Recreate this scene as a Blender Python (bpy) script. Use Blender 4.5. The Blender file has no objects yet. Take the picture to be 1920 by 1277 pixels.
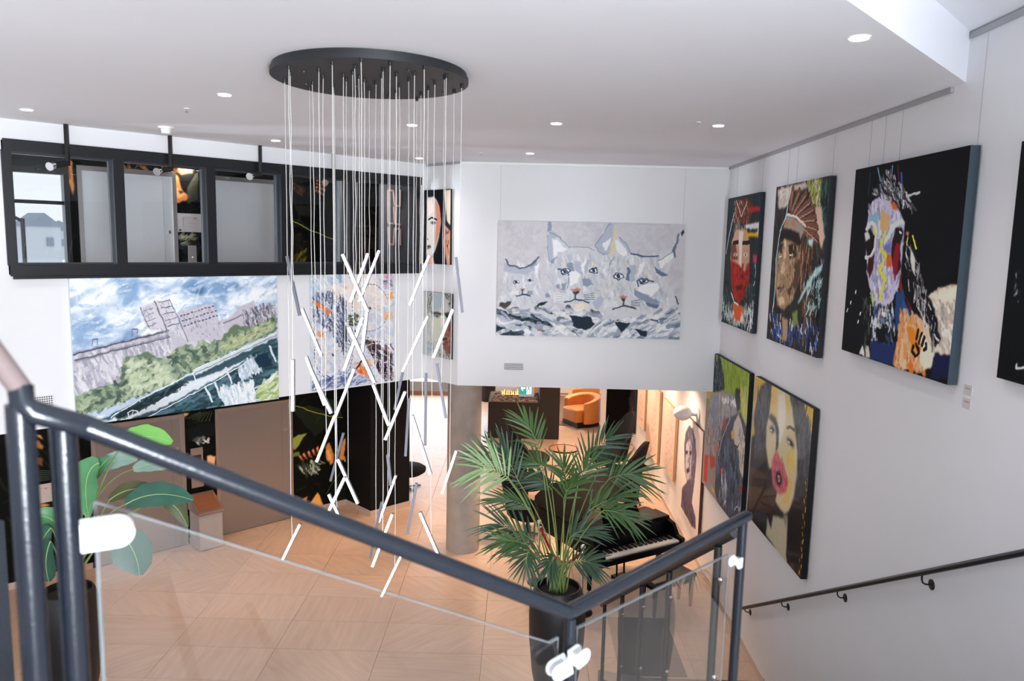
import bpy, bmesh, math, random
import numpy as np
from mathutils import Vector, Matrix
random.seed(7)
rnd = random.Random(11)
SC = bpy.context.scene
COL = SC.collection
# ------------------------------------------------------------------ camera, world, lights, exposure
FPX = 1414.9
PITCH, ROLL, YAW, PHI = 0.129838, -0.02278, -0.009634, 0.777267
EYE = np.array([0, 0, 5.1])
def cam_rows():
    cy, sy = math.cos(YAW), math.sin(YAW)
    fw = np.array([sy*math.cos(PITCH), cy*math.cos(PITCH), -math.sin(PITCH)])
    rt = np.array([cy, -sy, 0]); dn = np.cross(fw, rt)
    cr, sr = math.cos(ROLL), math.sin(ROLL)
    return np.array([cr*rt+sr*dn, -sr*rt+cr*dn, fw])
CM = cam_rows()
cd = bpy.data.cameras.new('camera'); cam = bpy.data.objects.new('camera', cd); COL.objects.link(cam)
cd.sensor_fit = 'HORIZONTAL'; cd.sensor_width = 36; cd.lens = FPX/1920*36
cd.clip_start = 0.05; cd.clip_end = 200
cam.matrix_world = Matrix(((CM[0][0], -CM[1][0], -CM[2][0], EYE[0]), (CM[0][1], -CM[1][1], -CM[2][1], EYE[1]),
                           (CM[0][2], -CM[1][2], -CM[2][2], EYE[2]), (0, 0, 0, 1)))
cd.dof.use_dof = True; cd.dof.focus_distance = 9.5; cd.dof.aperture_fstop = 3.2
SC.camera = cam
SC.view_settings.view_transform = 'Standard'; SC.view_settings.look = 'None'
SC.view_settings.gamma = 1.0; SC.view_settings.use_curve_mapping = False
SC.view_settings.exposure = 0.55
SC.cycles.max_bounces = 8; SC.cycles.transparent_max_bounces = 16
SC.cycles.sample_clamp_indirect = 6
w = bpy.data.worlds.new('world'); SC.world = w; w.use_nodes = True
wn = w.node_tree.nodes; wl = w.node_tree.links
wb = wn['Background']; wb.inputs['Color'].default_value = (0.92, 0.95, 1.0, 1); wb.inputs['Strength'].default_value = 0.85
def area(name, loc, target, sx, sy, power, color, spread=180):
    d = bpy.data.lights.new(name, 'AREA'); d.shape = 'RECTANGLE'; d.size = sx; d.size_y = sy
    d.energy = power; d.color = color; d.spread = math.radians(spread)
    o = bpy.data.objects.new(name, d); COL.objects.link(o); o.location = loc
    o.rotation_euler = (Vector(target)-Vector(loc)).to_track_quat('-Z', 'Y').to_euler()
    return o
def spot(name, loc, power, color, angle=100, blend=.8, size=.06, target=None):
    d = bpy.data.lights.new(name, 'SPOT'); d.energy = power; d.color = color
    d.spot_size = math.radians(angle); d.spot_blend = blend; d.shadow_soft_size = size
    o = bpy.data.objects.new(name, d); COL.objects.link(o); o.location = loc
    if target: o.rotation_euler = (Vector(target)-Vector(loc)).to_track_quat('-Z', 'Y').to_euler()
    return o
DAY = (0.84, 0.92, 1.0); WARM = (1.0, 0.66, 0.43); SOFTWARM = (1.0, 0.86, 0.78)
area('daylight_window_behind', (2.2, -3.45, 4.3), (-4.5, 6.0, 5.0), 1.4, 2.8, 285, DAY, 104)
area('daylight_window_lower', (0.6, -3.3, 2.3), (-2.4, 7.0, 5.4), 4.0, 2.6, 275, (.93, .95, 1.0), 150)
# ground floor ceiling lights (their fittings are above the frame, under the upper floor)
for i, (x, y, p) in enumerate([(2.35, 12.6, 20), (2.35, 14.4, 20), (2.35, 16.2, 20), (2.4, 18.0, 18), (0.6, 12.6, 46), (0.8, 16.4, 40),
                               (-0.6, 14.6, 20), (1.7, 21.6, 46), (1.6, 23.8, 36), (-2.9, 11.9, 20), (-5.0, 9.9, 14)]):
    area('ground_downlight', (x, y, 2.9), (x, y, 0), .22, .22, p*1.0, WARM, 150)
area('facade_daylight', (-3.6, 24.3, 1.7), (-2.0, 12.0, 0.3), 5.5, 2.6, 150, DAY)
area('lobby_light', (-6.0, 12.2, 6.12), (-6.0, 12.2, 3.8), 1.6, .5, 420, SOFTWARM)
area('lobby_light', (-2.6, 13.2, 6.12), (-3.0, 14.2, 4.5), .5, .5, 8, SOFTWARM)
area('lobby_daylight', (-9.6, 8.6, 5.1), (-5.0, 13.6, 5.0), 2.0, 2.0, 1500, DAY)
# ------------------------------------------------------------------ frames of reference
ZC, ZS, DL, XB, YB, XR, DE = 6.235, 2.955, -9.343, -.911, 11.098, 2.97, -12.3
LV = np.array([math.cos(PHI), math.sin(PHI), 0]); NV = np.array([math.sin(PHI), -math.cos(PHI), 0])
LC = XB*LV[0]+YB*LV[1]          # place of the corner along the oblique wall
def ray(x, y): return CM.T @ np.array([(x-960)/FPX, (y-638.5)/FPX, 1])
def proj(P):
    v = CM @ (np.array(P, float)-EYE); return (960+FPX*v[0]/v[2], 638.5+FPX*v[1]/v[2])
def atz(x, y, z): d = ray(x, y); return EYE+(z-EYE[2])/d[2]*d
def hit(x, y, p, n):
    d = ray(x, y); n = np.array(n, float); return EYE+((np.array(p, float)-EYE) @ n)/(d @ n)*d
def onL(x, y, D=DL): Q = hit(x, y, NV*D, NV); return (Q @ LV, Q[2])
def onR(x, y, X=XR): Q = hit(x, y, (X, 0, 0), (1, 0, 0)); return (Q[1], Q[2])
def dep(x, y, z): return EYE+z*ray(x, y)
def LN(l, n, z): p = LV*l+NV*n; return (p[0], p[1], z)
# ------------------------------------------------------------------ materials
MATS = {}
def srgb(c):
    if isinstance(c, str): c = [int(c[i:i+2], 16)/255 for i in (0, 2, 4)]
    elif max(c) > 1.001: c = [v/255 for v in c]
    return tuple((v/12.92 if v <= .04045 else ((v+.055)/1.055)**2.4) for v in c)
def mat(name, color=(.8, .8, .8), rough=.5, metal=0., noise=0., nscale=8., bump=0., bscale=60., emit=None, estr=1., stretch=None, spec=.5, coat=0.):
    if name in MATS: return MATS[name]
    m = bpy.data.materials.new(name); m.use_nodes = True; nt = m.node_tree; b = nt.nodes['Principled BSDF']
    c = srgb(color) if not (isinstance(color, tuple) and max(color) <= 1.001) else color
    b.inputs['Base Color'].default_value = (*c, 1); b.inputs['Roughness'].default_value = rough
    b.inputs['Metallic'].default_value = metal; b.inputs['Specular IOR Level'].default_value = spec
    b.inputs['Coat Weight'].default_value = coat
    tc = nt.nodes.new('ShaderNodeTexCoord'); mp = nt.nodes.new('ShaderNodeMapping')
    nt.links.new(tc.outputs['Object'], mp.inputs['Vector'])
    if stretch: mp.inputs['Scale'].default_value = stretch
    nz = nt.nodes.new('ShaderNodeTexNoise'); nz.inputs['Scale'].default_value = nscale; nz.inputs['Detail'].default_value = 5
    nt.links.new(mp.outputs['Vector'], nz.inputs['Vector'])
    mx = nt.nodes.new('ShaderNodeMixRGB'); mx.blend_type = 'MIX'
    k = max(noise, .02)
    mx.inputs['Color1'].default_value = (*[v*(1-k) for v in c], 1); mx.inputs['Color2'].default_value = (*[min(1, v*(1+k)) for v in c], 1)
    nt.links.new(nz.outputs['Fac'], mx.inputs['Fac']); nt.links.new(mx.outputs['Color'], b.inputs['Base Color'])
    if bump:
        n2 = nt.nodes.new('ShaderNodeTexNoise'); n2.inputs['Scale'].default_value = bscale; nt.links.new(mp.outputs['Vector'], n2.inputs['Vector'])
        bp = nt.nodes.new('ShaderNodeBump'); bp.inputs['Strength'].default_value = bump; bp.inputs['Distance'].default_value = .01
        nt.links.new(n2.outputs['Fac'], bp.inputs['Height']); nt.links.new(bp.outputs['Normal'], b.inputs['Normal'])
    if emit is not None:
        b.inputs['Emission Color'].default_value = (*emit, 1); b.inputs['Emission Strength'].default_value = estr
    MATS[name] = m; return m
def glassmat(name, tint=(.93, .96, .96), refl=1.0, haze=0.):
    m = bpy.data.materials.new(name); m.use_nodes = True; nt = m.node_tree; nt.nodes.clear()
    o = nt.nodes.new('ShaderNodeOutputMaterial'); t = nt.nodes.new('ShaderNodeBsdfTransparent'); g = nt.nodes.new('ShaderNodeBsdfGlossy')
    f = nt.nodes.new('ShaderNodeFresnel'); f.inputs['IOR'].default_value = 1.5
    ml = nt.nodes.new('ShaderNodeMath'); ml.operation = 'MULTIPLY_ADD'; ml.inputs[1].default_value = refl; ml.inputs[2].default_value = haze
    x = nt.nodes.new('ShaderNodeMixShader'); t.inputs['Color'].default_value = (*tint, 1); g.inputs['Roughness'].default_value = .01
    ge = nt.nodes.new('ShaderNodeNewGeometry'); iv = nt.nodes.new('ShaderNodeMath'); iv.operation = 'SUBTRACT'; iv.inputs[0].default_value = 1
    m2 = nt.nodes.new('ShaderNodeMath'); m2.operation = 'MULTIPLY'      # only the entering face of a pane mirrors
    nt.links.new(ge.outputs['Backfacing'], iv.inputs[1]); nt.links.new(ml.outputs[0], m2.inputs[0]); nt.links.new(iv.outputs[0], m2.inputs[1])
    nt.links.new(f.outputs['Fac'], ml.inputs[0]); nt.links.new(m2.outputs[0], x.inputs['Fac'])
    nt.links.new(t.outputs[0], x.inputs[1]); nt.links.new(g.outputs[0], x.inputs[2]); nt.links.new(x.outputs[0], o.inputs['Surface'])
    MATS[name] = m; return m
M_WALL = mat('white_wall_paint', (.79, .79, .805), .75, noise=.012, nscale=3, bump=.03, bscale=220)
M_CEIL = mat('ceiling_paint', (.87, .88, .93), .85, noise=.01, nscale=2)
M_BLACK = mat('black_metal', (.006, .006, .007), .42, bump=.04, bscale=150)
M_RAIL = mat('rail_paint', (.007, .010, .016), .22, noise=.15, nscale=30, bump=.06, bscale=120)
M_FRAME = mat('window_frame_paint', (.008, .009, .012), .3, noise=.05)
M_STEEL = mat('brushed_steel', (.36, .34, .33), .36, .8, noise=.08, nscale=20, stretch=(60, 60, 1.2), bump=.015, bscale=40)
M_STEEL_LIT = mat('lit_brushed_steel', (.74, .74, .75), .4, .35, noise=.06, nscale=20, stretch=(60, 60, 1.2))  # lit copy of the steel: upper doors' bright reflections put into the base colour
M_STEELF = mat('steel_frame', (.50, .46, .44), .36, 1., noise=.05, nscale=10)
M_CHROME = mat('chrome', (.75, .75, .76), .12, 1.)
M_ALU = mat('aluminium', (.15, .15, .18), .45, .5)
M_DARK = mat('dark_fabric', (.006, .006, .008), .85, bump=.2, bscale=300, spec=.2)
M_GLASS = glassmat('clear_glass', (.955, .965, .97), 1.2, .02)
M_PANE = glassmat('window_pane_glass', (.95, .96, .97), .8)
# ------------------------------------------------------------------ mesh building
class MB:
    def __init__(s): s.v = []; s.f = []; s.m = []; s.uv = {}
    def add(s, vs, fs, mi=0):
        k = len(s.v); s.v += [tuple(float(a) for a in v) for v in vs]
        for f in fs: s.f.append(tuple(k+i for i in f)); s.m.append(mi)
        return s
    def box(s, c, d, rz=0, mi=0, R=None):
        h = [x/2 for x in d]; vs = []
        for z in (-h[2], h[2]):
            for x, y in ((-h[0], -h[1]), (h[0], -h[1]), (h[0], h[1]), (-h[0], h[1])):
                if R is not None: q = R @ Vector((x, y, z)); vs.append((c[0]+q.x, c[1]+q.y, c[2]+q.z))
                else: vs.append((c[0]+x*math.cos(rz)-y*math.sin(rz), c[1]+x*math.sin(rz)+y*math.cos(rz), c[2]+z))
        return s.add(vs, [(3, 2, 1, 0), (4, 5, 6, 7), (0, 1, 5, 4), (1, 2, 6, 5), (2, 3, 7, 6), (3, 0, 4, 7)], mi)
    def bar(s, p, q, w, h=None, up=(0, 0, 1), mi=0):
        h = h or w; p = Vector(p); q = Vector(q); d = (q-p).normalized(); u = Vector(up)
        if abs(d.dot(u)) > .98: u = Vector((1, 0, 0))
        a = d.cross(u).normalized(); b = a.cross(d); vs = []
        for e in (p, q):
            for i, j in ((-1, -1), (1, -1), (1, 1), (-1, 1)): vs.append(e+a*(w/2*i)+b*(h/2*j))
        return s.add(vs, [(3, 2, 1, 0), (4, 5, 6, 7), (0, 1, 5, 4), (1, 2, 6, 5), (2, 3, 7, 6), (3, 0, 4, 7)], mi)
    def tube(s, pts, r, n=10, cap=True, mi=0):
        pts = [Vector(p) for p in pts]; rs = r if isinstance(r, (list, tuple)) else [r]*len(pts)
        rings = []; a = None
        for i, p in enumerate(pts):
            d = (pts[min(i+1, len(pts)-1)]-pts[max(i-1, 0)]).normalized()
            if a is None: a = d.cross(Vector((0, 0, 1)) if abs(d.z) < .95 else Vector((1, 0, 0))).normalized()
            else: a = (a-d*a.dot(d)).normalized()
            b = d.cross(a); rings.append([p+(a*math.cos(t)+b*math.sin(t))*rs[i] for t in [2*math.pi*k/n for k in range(n)]])
        fs = [(i*n+k, i*n+(k+1) % n, (i+1)*n+(k+1) % n, (i+1)*n+k) for i in range(len(pts)-1) for k in range(n)]
        if cap: fs += [tuple(range(n-1, -1, -1)), tuple((len(pts)-1)*n+k for k in range(n))]
        return s.add([v for rg in rings for v in rg], fs, mi)
    def lathe(s, prof, c=(0, 0, 0), n=24, mi=0, cap=True, R=None):
        vs = []
        for r, z in prof:
            for k in range(n):
                t = 2*math.pi*k/n; q = Vector((r*math.cos(t), r*math.sin(t), z))
                if R is not None: q = R @ q
                vs.append((c[0]+q.x, c[1]+q.y, c[2]+q.z))
        m = len(prof); fs = [(i*n+k, i*n+(k+1) % n, (i+1)*n+(k+1) % n, (i+1)*n+k) for i in range(m-1) for k in range(n)]
        if cap: fs += [tuple(range(n-1, -1, -1)), tuple((m-1)*n+k for k in range(n))]
        return s.add(vs, fs, mi)
    def prism(s, poly, z0, z1, mi=0):
        n = len(poly); vs = [(x, y, z0) for x, y in poly]+[(x, y, z1) for x, y in poly]
        return s.add(vs, [tuple(range(n-1, -1, -1)), tuple(range(n, 2*n))]+[(i, (i+1) % n, n+(i+1) % n, n+i) for i in range(n)], mi)
    def prism3(s, pts, off, mi=0):      # planar outline pushed along a vector
        n = len(pts); o = Vector(off); vs = [Vector(p) for p in pts]; vs += [v+o for v in vs]
        return s.add(vs, [tuple(range(n-1, -1, -1)), tuple(range(n, 2*n))]+[(i, (i+1) % n, n+(i+1) % n, n+i) for i in range(n)], mi)
    def quad(s, a, b, c, d, mi=0): return s.add([a, b, c, d], [(0, 1, 2, 3)], mi)
    def sphere(s, c, r, n=12, m=8, sc=(1, 1, 1), mi=0):
        prof = [(r*math.sin(math.pi*i/m) if 0 < i < m else r*.02, -r*math.cos(math.pi*i/m)) for i in range(m+1)]
        vs = []
        k0 = len(s.v); s.lathe(prof, (0, 0, 0), n, mi)
        for i in range(k0, len(s.v)):
            v = s.v[i]; s.v[i] = (c[0]+v[0]*sc[0], c[1]+v[1]*sc[1], c[2]+v[2]*sc[2])
        return s
    def build(s, name, mats, parent=None, smooth=False, bevel=0, origin=None, sub=0):
        me = bpy.data.meshes.new(name)
        off = ORG.get(parent.name, (0, 0, 0)) if parent is not None else (origin or (0, 0, 0))
        me.from_pydata([(v[0]-off[0], v[1]-off[1], v[2]-off[2]) for v in s.v], [], s.f); me.validate(); me.update()
        for m in (mats if isinstance(mats, (list, tuple)) else [mats]): me.materials.append(m)
        if max(s.m or [0]) > 0: me.polygons.foreach_set('material_index', s.m)
        bm = bmesh.new(); bm.from_mesh(me); bmesh.ops.recalc_face_normals(bm, faces=bm.faces)
        bm.to_mesh(me); bm.free()
        if smooth:
            me.polygons.foreach_set('use_smooth', [True]*len(me.polygons)); 
            try: me.set_sharp_from_angle(angle=math.radians(40))
            except Exception: pass
        o = bpy.data.objects.new(name, me); COL.objects.link(o)
        if parent is not None: o.parent = parent; ORG[o.name] = off
        else: o.location = off; ORG[o.name] = off
        if bevel:
            b = o.modifiers.new('bevel', 'BEVEL'); b.width = bevel; b.segments = 2; b.limit_method = 'ANGLE'
        if sub:
            q = o.modifiers.new('sub', 'SUBSURF'); q.levels = sub; q.render_levels = sub
        return o
ORG = {}
def tag(o, label=None, cat=None, group=None, kind=None):
    if label: o['label'] = label
    if cat: o['category'] = cat
    if group: o['group'] = group
    if kind: o['kind'] = kind
    return o
def thing(name, label, cat, loc=(0, 0, 0), group=None):
    o = bpy.data.objects.new(name, None); COL.objects.link(o); o.location = loc; o.empty_display_size = .1
    ORG[o.name] = tuple(loc); return tag(o, label, cat, group)
def setting(name, label=None, cat=None, loc=(0, 0, 0)):
    o = bpy.data.objects.new(name, None); COL.objects.link(o); o.location = loc; ORG[o.name] = tuple(loc)
    return tag(o, label, cat, None, 'structure')
def copytree(o, parent=None):
    c = o.copy(); COL.objects.link(c)
    if parent is not None: c.parent = parent
    for ch in list(o.children): copytree(ch, c)
    return c
# ------------------------------------------------------------------ the setting
def Lbox(mb, l0, l1, n0, n1, z0, z1, mi=0):     # box laid along the oblique wall
    return mb.prism([LN(l0, n0, 0)[:2], LN(l1, n0, 0)[:2], LN(l1, n1, 0)[:2], LN(l0, n1, 0)[:2]], z0, z1, mi)
M_TILE = None
def tile_mat():
    m = bpy.data.materials.new('floor_tile'); m.use_nodes = True; nt = m.node_tree; b = nt.nodes['Principled BSDF']; L = nt.links.new
    tc = nt.nodes.new('ShaderNodeTexCoord'); oi = nt.nodes.new('ShaderNodeObjectInfo')
    mp = nt.nodes.new('ShaderNodeMapping'); rt = nt.nodes.new('ShaderNodeVectorRotate'); rt.rotation_type = 'Z_AXIS'
    mu = nt.nodes.new('ShaderNodeMath'); mu.operation = 'MULTIPLY'; mu.inputs[1].default_value = 40
    sn = nt.nodes.new('ShaderNodeMath'); sn.operation = 'ROUND'; s2 = nt.nodes.new('ShaderNodeMath'); s2.operation = 'MULTIPLY'; s2.inputs[1].default_value = 0.785
    L(oi.outputs['Random'], mu.inputs[0]); L(mu.outputs[0], sn.inputs[0]); L(sn.outputs[0], s2.inputs[0])
    L(tc.outputs['Object'], rt.inputs['Vector']); L(s2.outputs[0], rt.inputs['Angle'])
    L(rt.outputs[0], mp.inputs['Vector']); mp.inputs['Scale'].default_value = (1.1, 9, 1)
    ad = nt.nodes.new('ShaderNodeVectorMath'); ad.operation = 'ADD'
    cb = nt.nodes.new('ShaderNodeCombineXYZ'); L(mu.outputs[0], cb.inputs['X']); L(mu.outputs[0], cb.inputs['Z'])
    L(mp.outputs[0], ad.inputs[0]); L(cb.outputs[0], ad.inputs[1])
    nz = nt.nodes.new('ShaderNodeTexNoise'); nz.inputs['Scale'].default_value = 1.6; nz.inputs['Detail'].default_value = 6; nz.inputs['Roughness'].default_value = .62
    L(ad.outputs[0], nz.inputs['Vector'])
    cr = nt.nodes.new('ShaderNodeValToRGB'); e = cr.color_ramp.elements
    e[0].position = .3; e[0].color = (*srgb('bfa48f'), 1); e[1].position = .72; e[1].color = (*srgb('d0b7a2'), 1)
    L(nz.outputs['Fac'], cr.inputs['Fac'])
    hs = nt.nodes.new('ShaderNodeHueSaturation'); vr = nt.nodes.new('ShaderNodeMapRange'); L(oi.outputs['Random'], vr.inputs['Value'])
    vr.inputs['To Min'].default_value = .93; vr.inputs['To Max'].default_value = 1.05; L(vr.outputs[0], hs.inputs['Value'])
    L(cr.outputs['Color'], hs.inputs['Color']); L(hs.outputs['Color'], b.inputs['Base Color'])
    b.inputs['Roughness'].default_value = .36; return m
M_TILE = tile_mat()
M_GROUT = mat('grout', srgb('8f7d70'), .8)
fl = MB().box((-5.2, 11.0, -.06), (16.8, 32, .09)).build('floor', M_GROUT); tag(fl, kind='structure')
tw, tl = 1.29, .71
tme = None; ntile = 0; tiles = []; farm = MB()
for j in range(-1, 32):
    for i in range(-8, 4):
        x0 = -0.37+i*tw; y0 = 8.10+(j-4)*tl
        x1 = min(x0+tw, XR); 
        if x1-x0 < .1 or y0 < 4.2 or y0 > 24.5: continue
        cx, cy = (x0+x1)/2, y0+tl/2
        vis = False
        for px_, py_ in ((x0, y0), (x1, y0), (x0, y0+tl), (x1, y0+tl), (cx, cy)):
            u, v = proj((px_, py_, 0))
            if -60 < u < 1980 and 690 < v < 1330: vis = True
        if not vis: continue
        if cy > 21.5 or len(tiles) >= 296:
            farm.box((cx, cy, -.007), (x1-x0-.005, tl-.005, .014)); continue
        full = abs(x1-x0-tw) < 1e-3
        if full:
            if tme is None:
                o = MB().box((cx, cy, -.007), (tw-.005, tl-.005, .014)).build('tile', M_TILE, fl)
                off = (cx, cy, -.007+.015)
                for v in o.data.vertices: v.co.x -= cx; v.co.y -= cy
                tme = o.data
            else:
                o = bpy.data.objects.new('tile', tme); COL.objects.link(o); o.parent = fl
            o.location = (cx, cy, 0)
        else:
            o = MB().box((0, 0, -.007), (x1-x0-.005, tl-.005, .014)).build('tile', M_TILE, fl); o.location = (cx, cy, 0)
        tiles.append(o)
o = farm.build('far_tile_field', M_TILE, fl); o['kind'] = 'stuff'
print('tiles', len(tiles))
# walls
def NO(x, y): return x*NV[0]+y*NV[1]
NBc = NO(XB, YB)
mb = MB()
Lbox(mb, -6, LC+.12, DL, DL-.16, ZS, 4.64); Lbox(mb, -6, LC+.12, DL, DL-.16, 6.02, ZC+.1)
Lbox(mb, -6, 1.69, DL, DL-.16, 4.64, 6.02); Lbox(mb, 7.0, LC+.12, DL, DL-.16, 4.64, 6.02)
WL = mb.build('wall_left', M_WALL); tag(WL, kind='structure')
mb = MB(); Lbox(mb, LC, LC+.16, DL-.01, NBc, ZS, ZC+.1); tag(mb.build('wall_return', M_WALL), kind='structure')
mb = MB().box(((XB+XR)/2+.0, YB+.1, (ZS+ZC)/2+.05), (XR-XB, .2, ZC-ZS+.1)); WB = mb.build('wall_front', M_WALL); tag(WB, kind='structure')
mb = MB().box((XR+.08, 11.2, 3.4), (.16, 30, 6.9)); WR = mb.build('wall_right', M_WALL); tag(WR, kind='structure')
a1 = LN(-6, DL-.05, 0)[:2]; a2 = LN(LC+.05, DL-.05, 0)[:2]
tag(MB().prism([a1, a2, (XB+.05, YB+.05), (XR-.001, YB+.05), (XR-.001, 26), (-14, 26), (-16, 8)], ZS+.004, 3.3).build('ceiling_ground', M_CEIL), kind='structure')
edge0 = (2.97, 5.31); edge1 = (-1.6, .28)
tag(MB().prism([edge0, edge1, (-10, -.6), (-12, 2), (-11, 7), LN(0, -12.6, 0)[:2], LN(9.5, -12.6, 0)[:2], (XR, 12.6)], ZC, 6.56).build('ceiling', M_CEIL), kind='structure')
tag(MB().prism([(XR, 5.6), (-1.6, .5), (-1.6, -3.5), (XR, -3.5)], 6.56, 6.8).build('ceiling_upper', M_CEIL), kind='structure')
# far end of the ground floor
M_WOODSILL = mat('brown_sill', srgb('9a6f56'), .5)
gf = setting('window_2')
for k in range(6):
    x0 = -7.6+k*1.13
    MB().box((x0+.565, 24.62, 1.52), (1.07, .012, 2.76)).build('pane', M_PANE, gf)
    MB().box((x0, 24.62, 1.52), (.06, .08, 2.8)).build('mullion', M_STEELF, gf)
MB().box((-4.5, 24.62, .07), (6.9, .12, .14)).build('sill', M_WOODSILL, gf)
tag(MB().box((1.1, 25.5, 1.5), (4.0, .15, 3.0)).build('wall_back', M_WALL), kind='structure')
# elevator wall, ground and upper floor
M_MURAL = None
mb = MB(); Lbox(mb, -3, 7.9, DE, DE-.15, 0, ZS+.05); tag(mb.build('wall_elevators_ground', mat('dark_wall', (.02, .022, .02), .6)), kind='structure')
mb = MB(); Lbox(mb, 3.0, 9.6, DE, DE-.15, 3.6, 6.6); Lbox(mb, -2, 2.28, DE, DE-.15, 3.6, 6.6)
Lbox(mb, 2.28, 3.0, DE, DE-.15, 3.6, 4.3); Lbox(mb, 2.28, 3.0, DE, DE-.15, 5.9, 6.6)
tag(mb.build('wall_elevators_upper', MATS['dark_wall']), kind='structure')
mb = MB(); Lbox(mb, 9.6, 9.7, DL-.3, DE-.2, 3.3, 6.6); tag(mb.build('wall_lobby_end', MATS['dark_wall']), kind='structure')
mb = MB(); Lbox(mb, -3, 9.7, DL-.12, DE-.1, 3.31, 3.83); tag(mb.build('floor_upper_lobby', mat('lobby_floor', srgb('a08c7c'), .4)), kind='structure')
mb = MB(); Lbox(mb, -3, 9.7, DL-.17, DE+.0, 6.16, 6.22); tag(mb.build('ceiling_upper_lobby', mat('lobby_ceiling', (.03, .03, .03), .7)), kind='structure')
# black pillar at the end of the lifts
bp = MB(); Lbox(bp, 7.503, 8.38, -11.44, -12.6, .1, ZS); PIL = bp.build('wall_pillar', mat('black_wall', (.004, .004, .005), .7, spec=.15)); tag(PIL, kind='structure')
M_SKIRT = mat('tile_skirting', srgb('b9a598'), .4)
mb = MB(); Lbox(mb, 7.49, 8.39, -11.425, -12.6, 0, .1); Lbox(mb, 6.42, 7.5, DE+.016, DE-.01, 0, .1); Lbox(mb, 4.53, 4.95, DE+.016, DE-.01, 0, .1); Lbox(mb, -3, 3.07, DE+.016, DE-.01, 0, .1)
tag(mb.build('baseboard_left', M_SKIRT), kind='structure')
mb = MB().box((XR-.008, 16.5, .045), (.016, 16.4, .09)); tag(mb.build('baseboard_right', mat('skirting_white', srgb('cbb9ae'), .5)), kind='structure')
# concrete column
def concrete():
    m = mat('concrete', srgb('a39a92'), .85, noise=.25, nscale=5, bump=.35, bscale=40); return m
tag(MB().lathe([(.277, 0), (.277, 1.2), (.2745, 1.203), (.2745, 1.207), (.277, 1.21), (.277, ZS)], (-.865, 12.08, 0), 48).build('column', concrete(), smooth=True), 'round bare concrete column under the corner of the upper floor', 'column')
# picture rails
M_PR = mat('picture_rail_metal', (.42, .42, .43), .4, .5)
def rail_piece(name, p, q, side):
    t = MB(); t.bar(p, q, .02, .035); o = t.build(name, M_PR); return tag(o, kind='structure')
rail_piece('trim_1', (XR-.012, 5.45, ZC-.02), (XR-.012, YB-.02, ZC-.02), 1)
rail_piece('trim_2', (XR-.012, -2, 6.53), (XR-.012, 5.28, 6.53), 1)
o = MB().bar((XB+.02, YB-.012, ZC-.02), (XR-.03, YB-.012, ZC-.02), .02, .035).build('trim_3', mat('white_trim', (.85, .85, .85), .5)); tag(o, kind='structure')
p = LN(LC-.012, DL+.02, ZC-.02); q = LN(LC-.012, NBc, ZC-.02); rail_piece('trim_4', p, q, 1)
# window band of the upper floor
W1 = setting('window_1')
z0, z1 = 4.64, 6.02
def lb(name, l0, l1, n0, n1, za, zb, m, par, bev=0): t = MB(); Lbox(t, l0, l1, n0, n1, za, zb); return t.build(name, m, par, bevel=bev)
lb('sill_frame', 1.70, 7.03, DL+.03, DL-.19, z0-.015, z0+.1, M_FRAME, W1); lb('head_frame', 1.70, 7.03, DL+.03, DL-.19, z1-.1, z1+.015, M_FRAME, W1)
lb('sill_ledge', 1.72, 7.03, DL+.05, DL+.0, z0-.045, z0-.016, M_FRAME, W1)
ms = [1.69, 2.79, 3.83, 4.80, 5.83, 7.0]
for k, l in enumerate(ms):
    hw = .045 if k in (0, 5) else .055
    c = l+(.035 if k == 0 else -.035 if k == 5 else 0)
    lb('mullion', c-hw, c+hw, DL+.029, DL-.18, z0+.1, z1-.1, M_FRAME, W1)
for k in range(5):
    a, b = ms[k]+.055, ms[k+1]-.055
    fr = lb('pane', a, b, DL-.075, DL-.085, z0+.1, z1-.1, M_PANE, W1)
    g = MB(); Lbox(g, a, b, DL-.05, DL-.11, z0+.1, z0+.125); Lbox(g, a, b, DL-.05, DL-.11, z1-.125, z1-.1); Lbox(g, a, a+.025, DL-.05, DL-.11, z0+.125, z1-.125); Lbox(g, b-.025, b, DL-.05, DL-.11, z0+.125, z1-.125)
    g.build('glazing_bead', mat('bead_paint', (.03, .033, .04), .35), fr)
# window of the upper lobby onto the street, with houses far outside
W3 = setting('window_3')
lb('frame', 2.28, 2.34, DE+.01, DE-.15, 4.3, 5.9, M_BLACK, W3); lb('frame', 2.95, 3.0, DE+.01, DE-.15, 4.3, 5.9, M_BLACK, W3)
lb('transom', 2.34, 2.95, DE-.02, DE-.1, 5.48, 5.53, M_FRAME, W3); lb('pane', 2.34, 2.95, DE-.05, DE-.056, 4.3, 5.9, M_GLASS, W3)
M_HOUSE = mat('pale_siding', srgb('c9cfd6'), .8); M_ROOF = mat('grey_roof', srgb('8e99a8'), .8)
def house(l, n, wd, z, h, lab, rot=0):
    c = LN(l, n, z); t = thing('house', lab, 'house', c)
    MB().box((c[0], c[1], z+h/2), (wd, wd*.8, h), rz=PHI+rot).build('wall', M_HOUSE, t)
    R = Matrix.Rotation(PHI+rot, 3, 'Z'); pts = [R @ Vector(v) for v in ((-wd*.56, -wd*.45, h), (wd*.56, -wd*.45, h), (0, -wd*.45, h+.7))]
    off = R @ Vector((0, wd*.9, 0))
    MB().prism3([(c[0]+v.x, c[1]+v.y, z+v.z) for v in pts], off).build('roof', M_ROOF, t)
    q = R @ Vector((wd*.15, -wd*.41, h-.8)); MB().box((c[0]+q.x, c[1]+q.y, z+q.z), (wd*.2, .1, .45), rz=PHI+rot).build('window', M_ROOF, t)
    return t
def at_lobby(x, y, t): P = dep(x, y, t); return (P @ LV, P @ NV, P[2])
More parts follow.
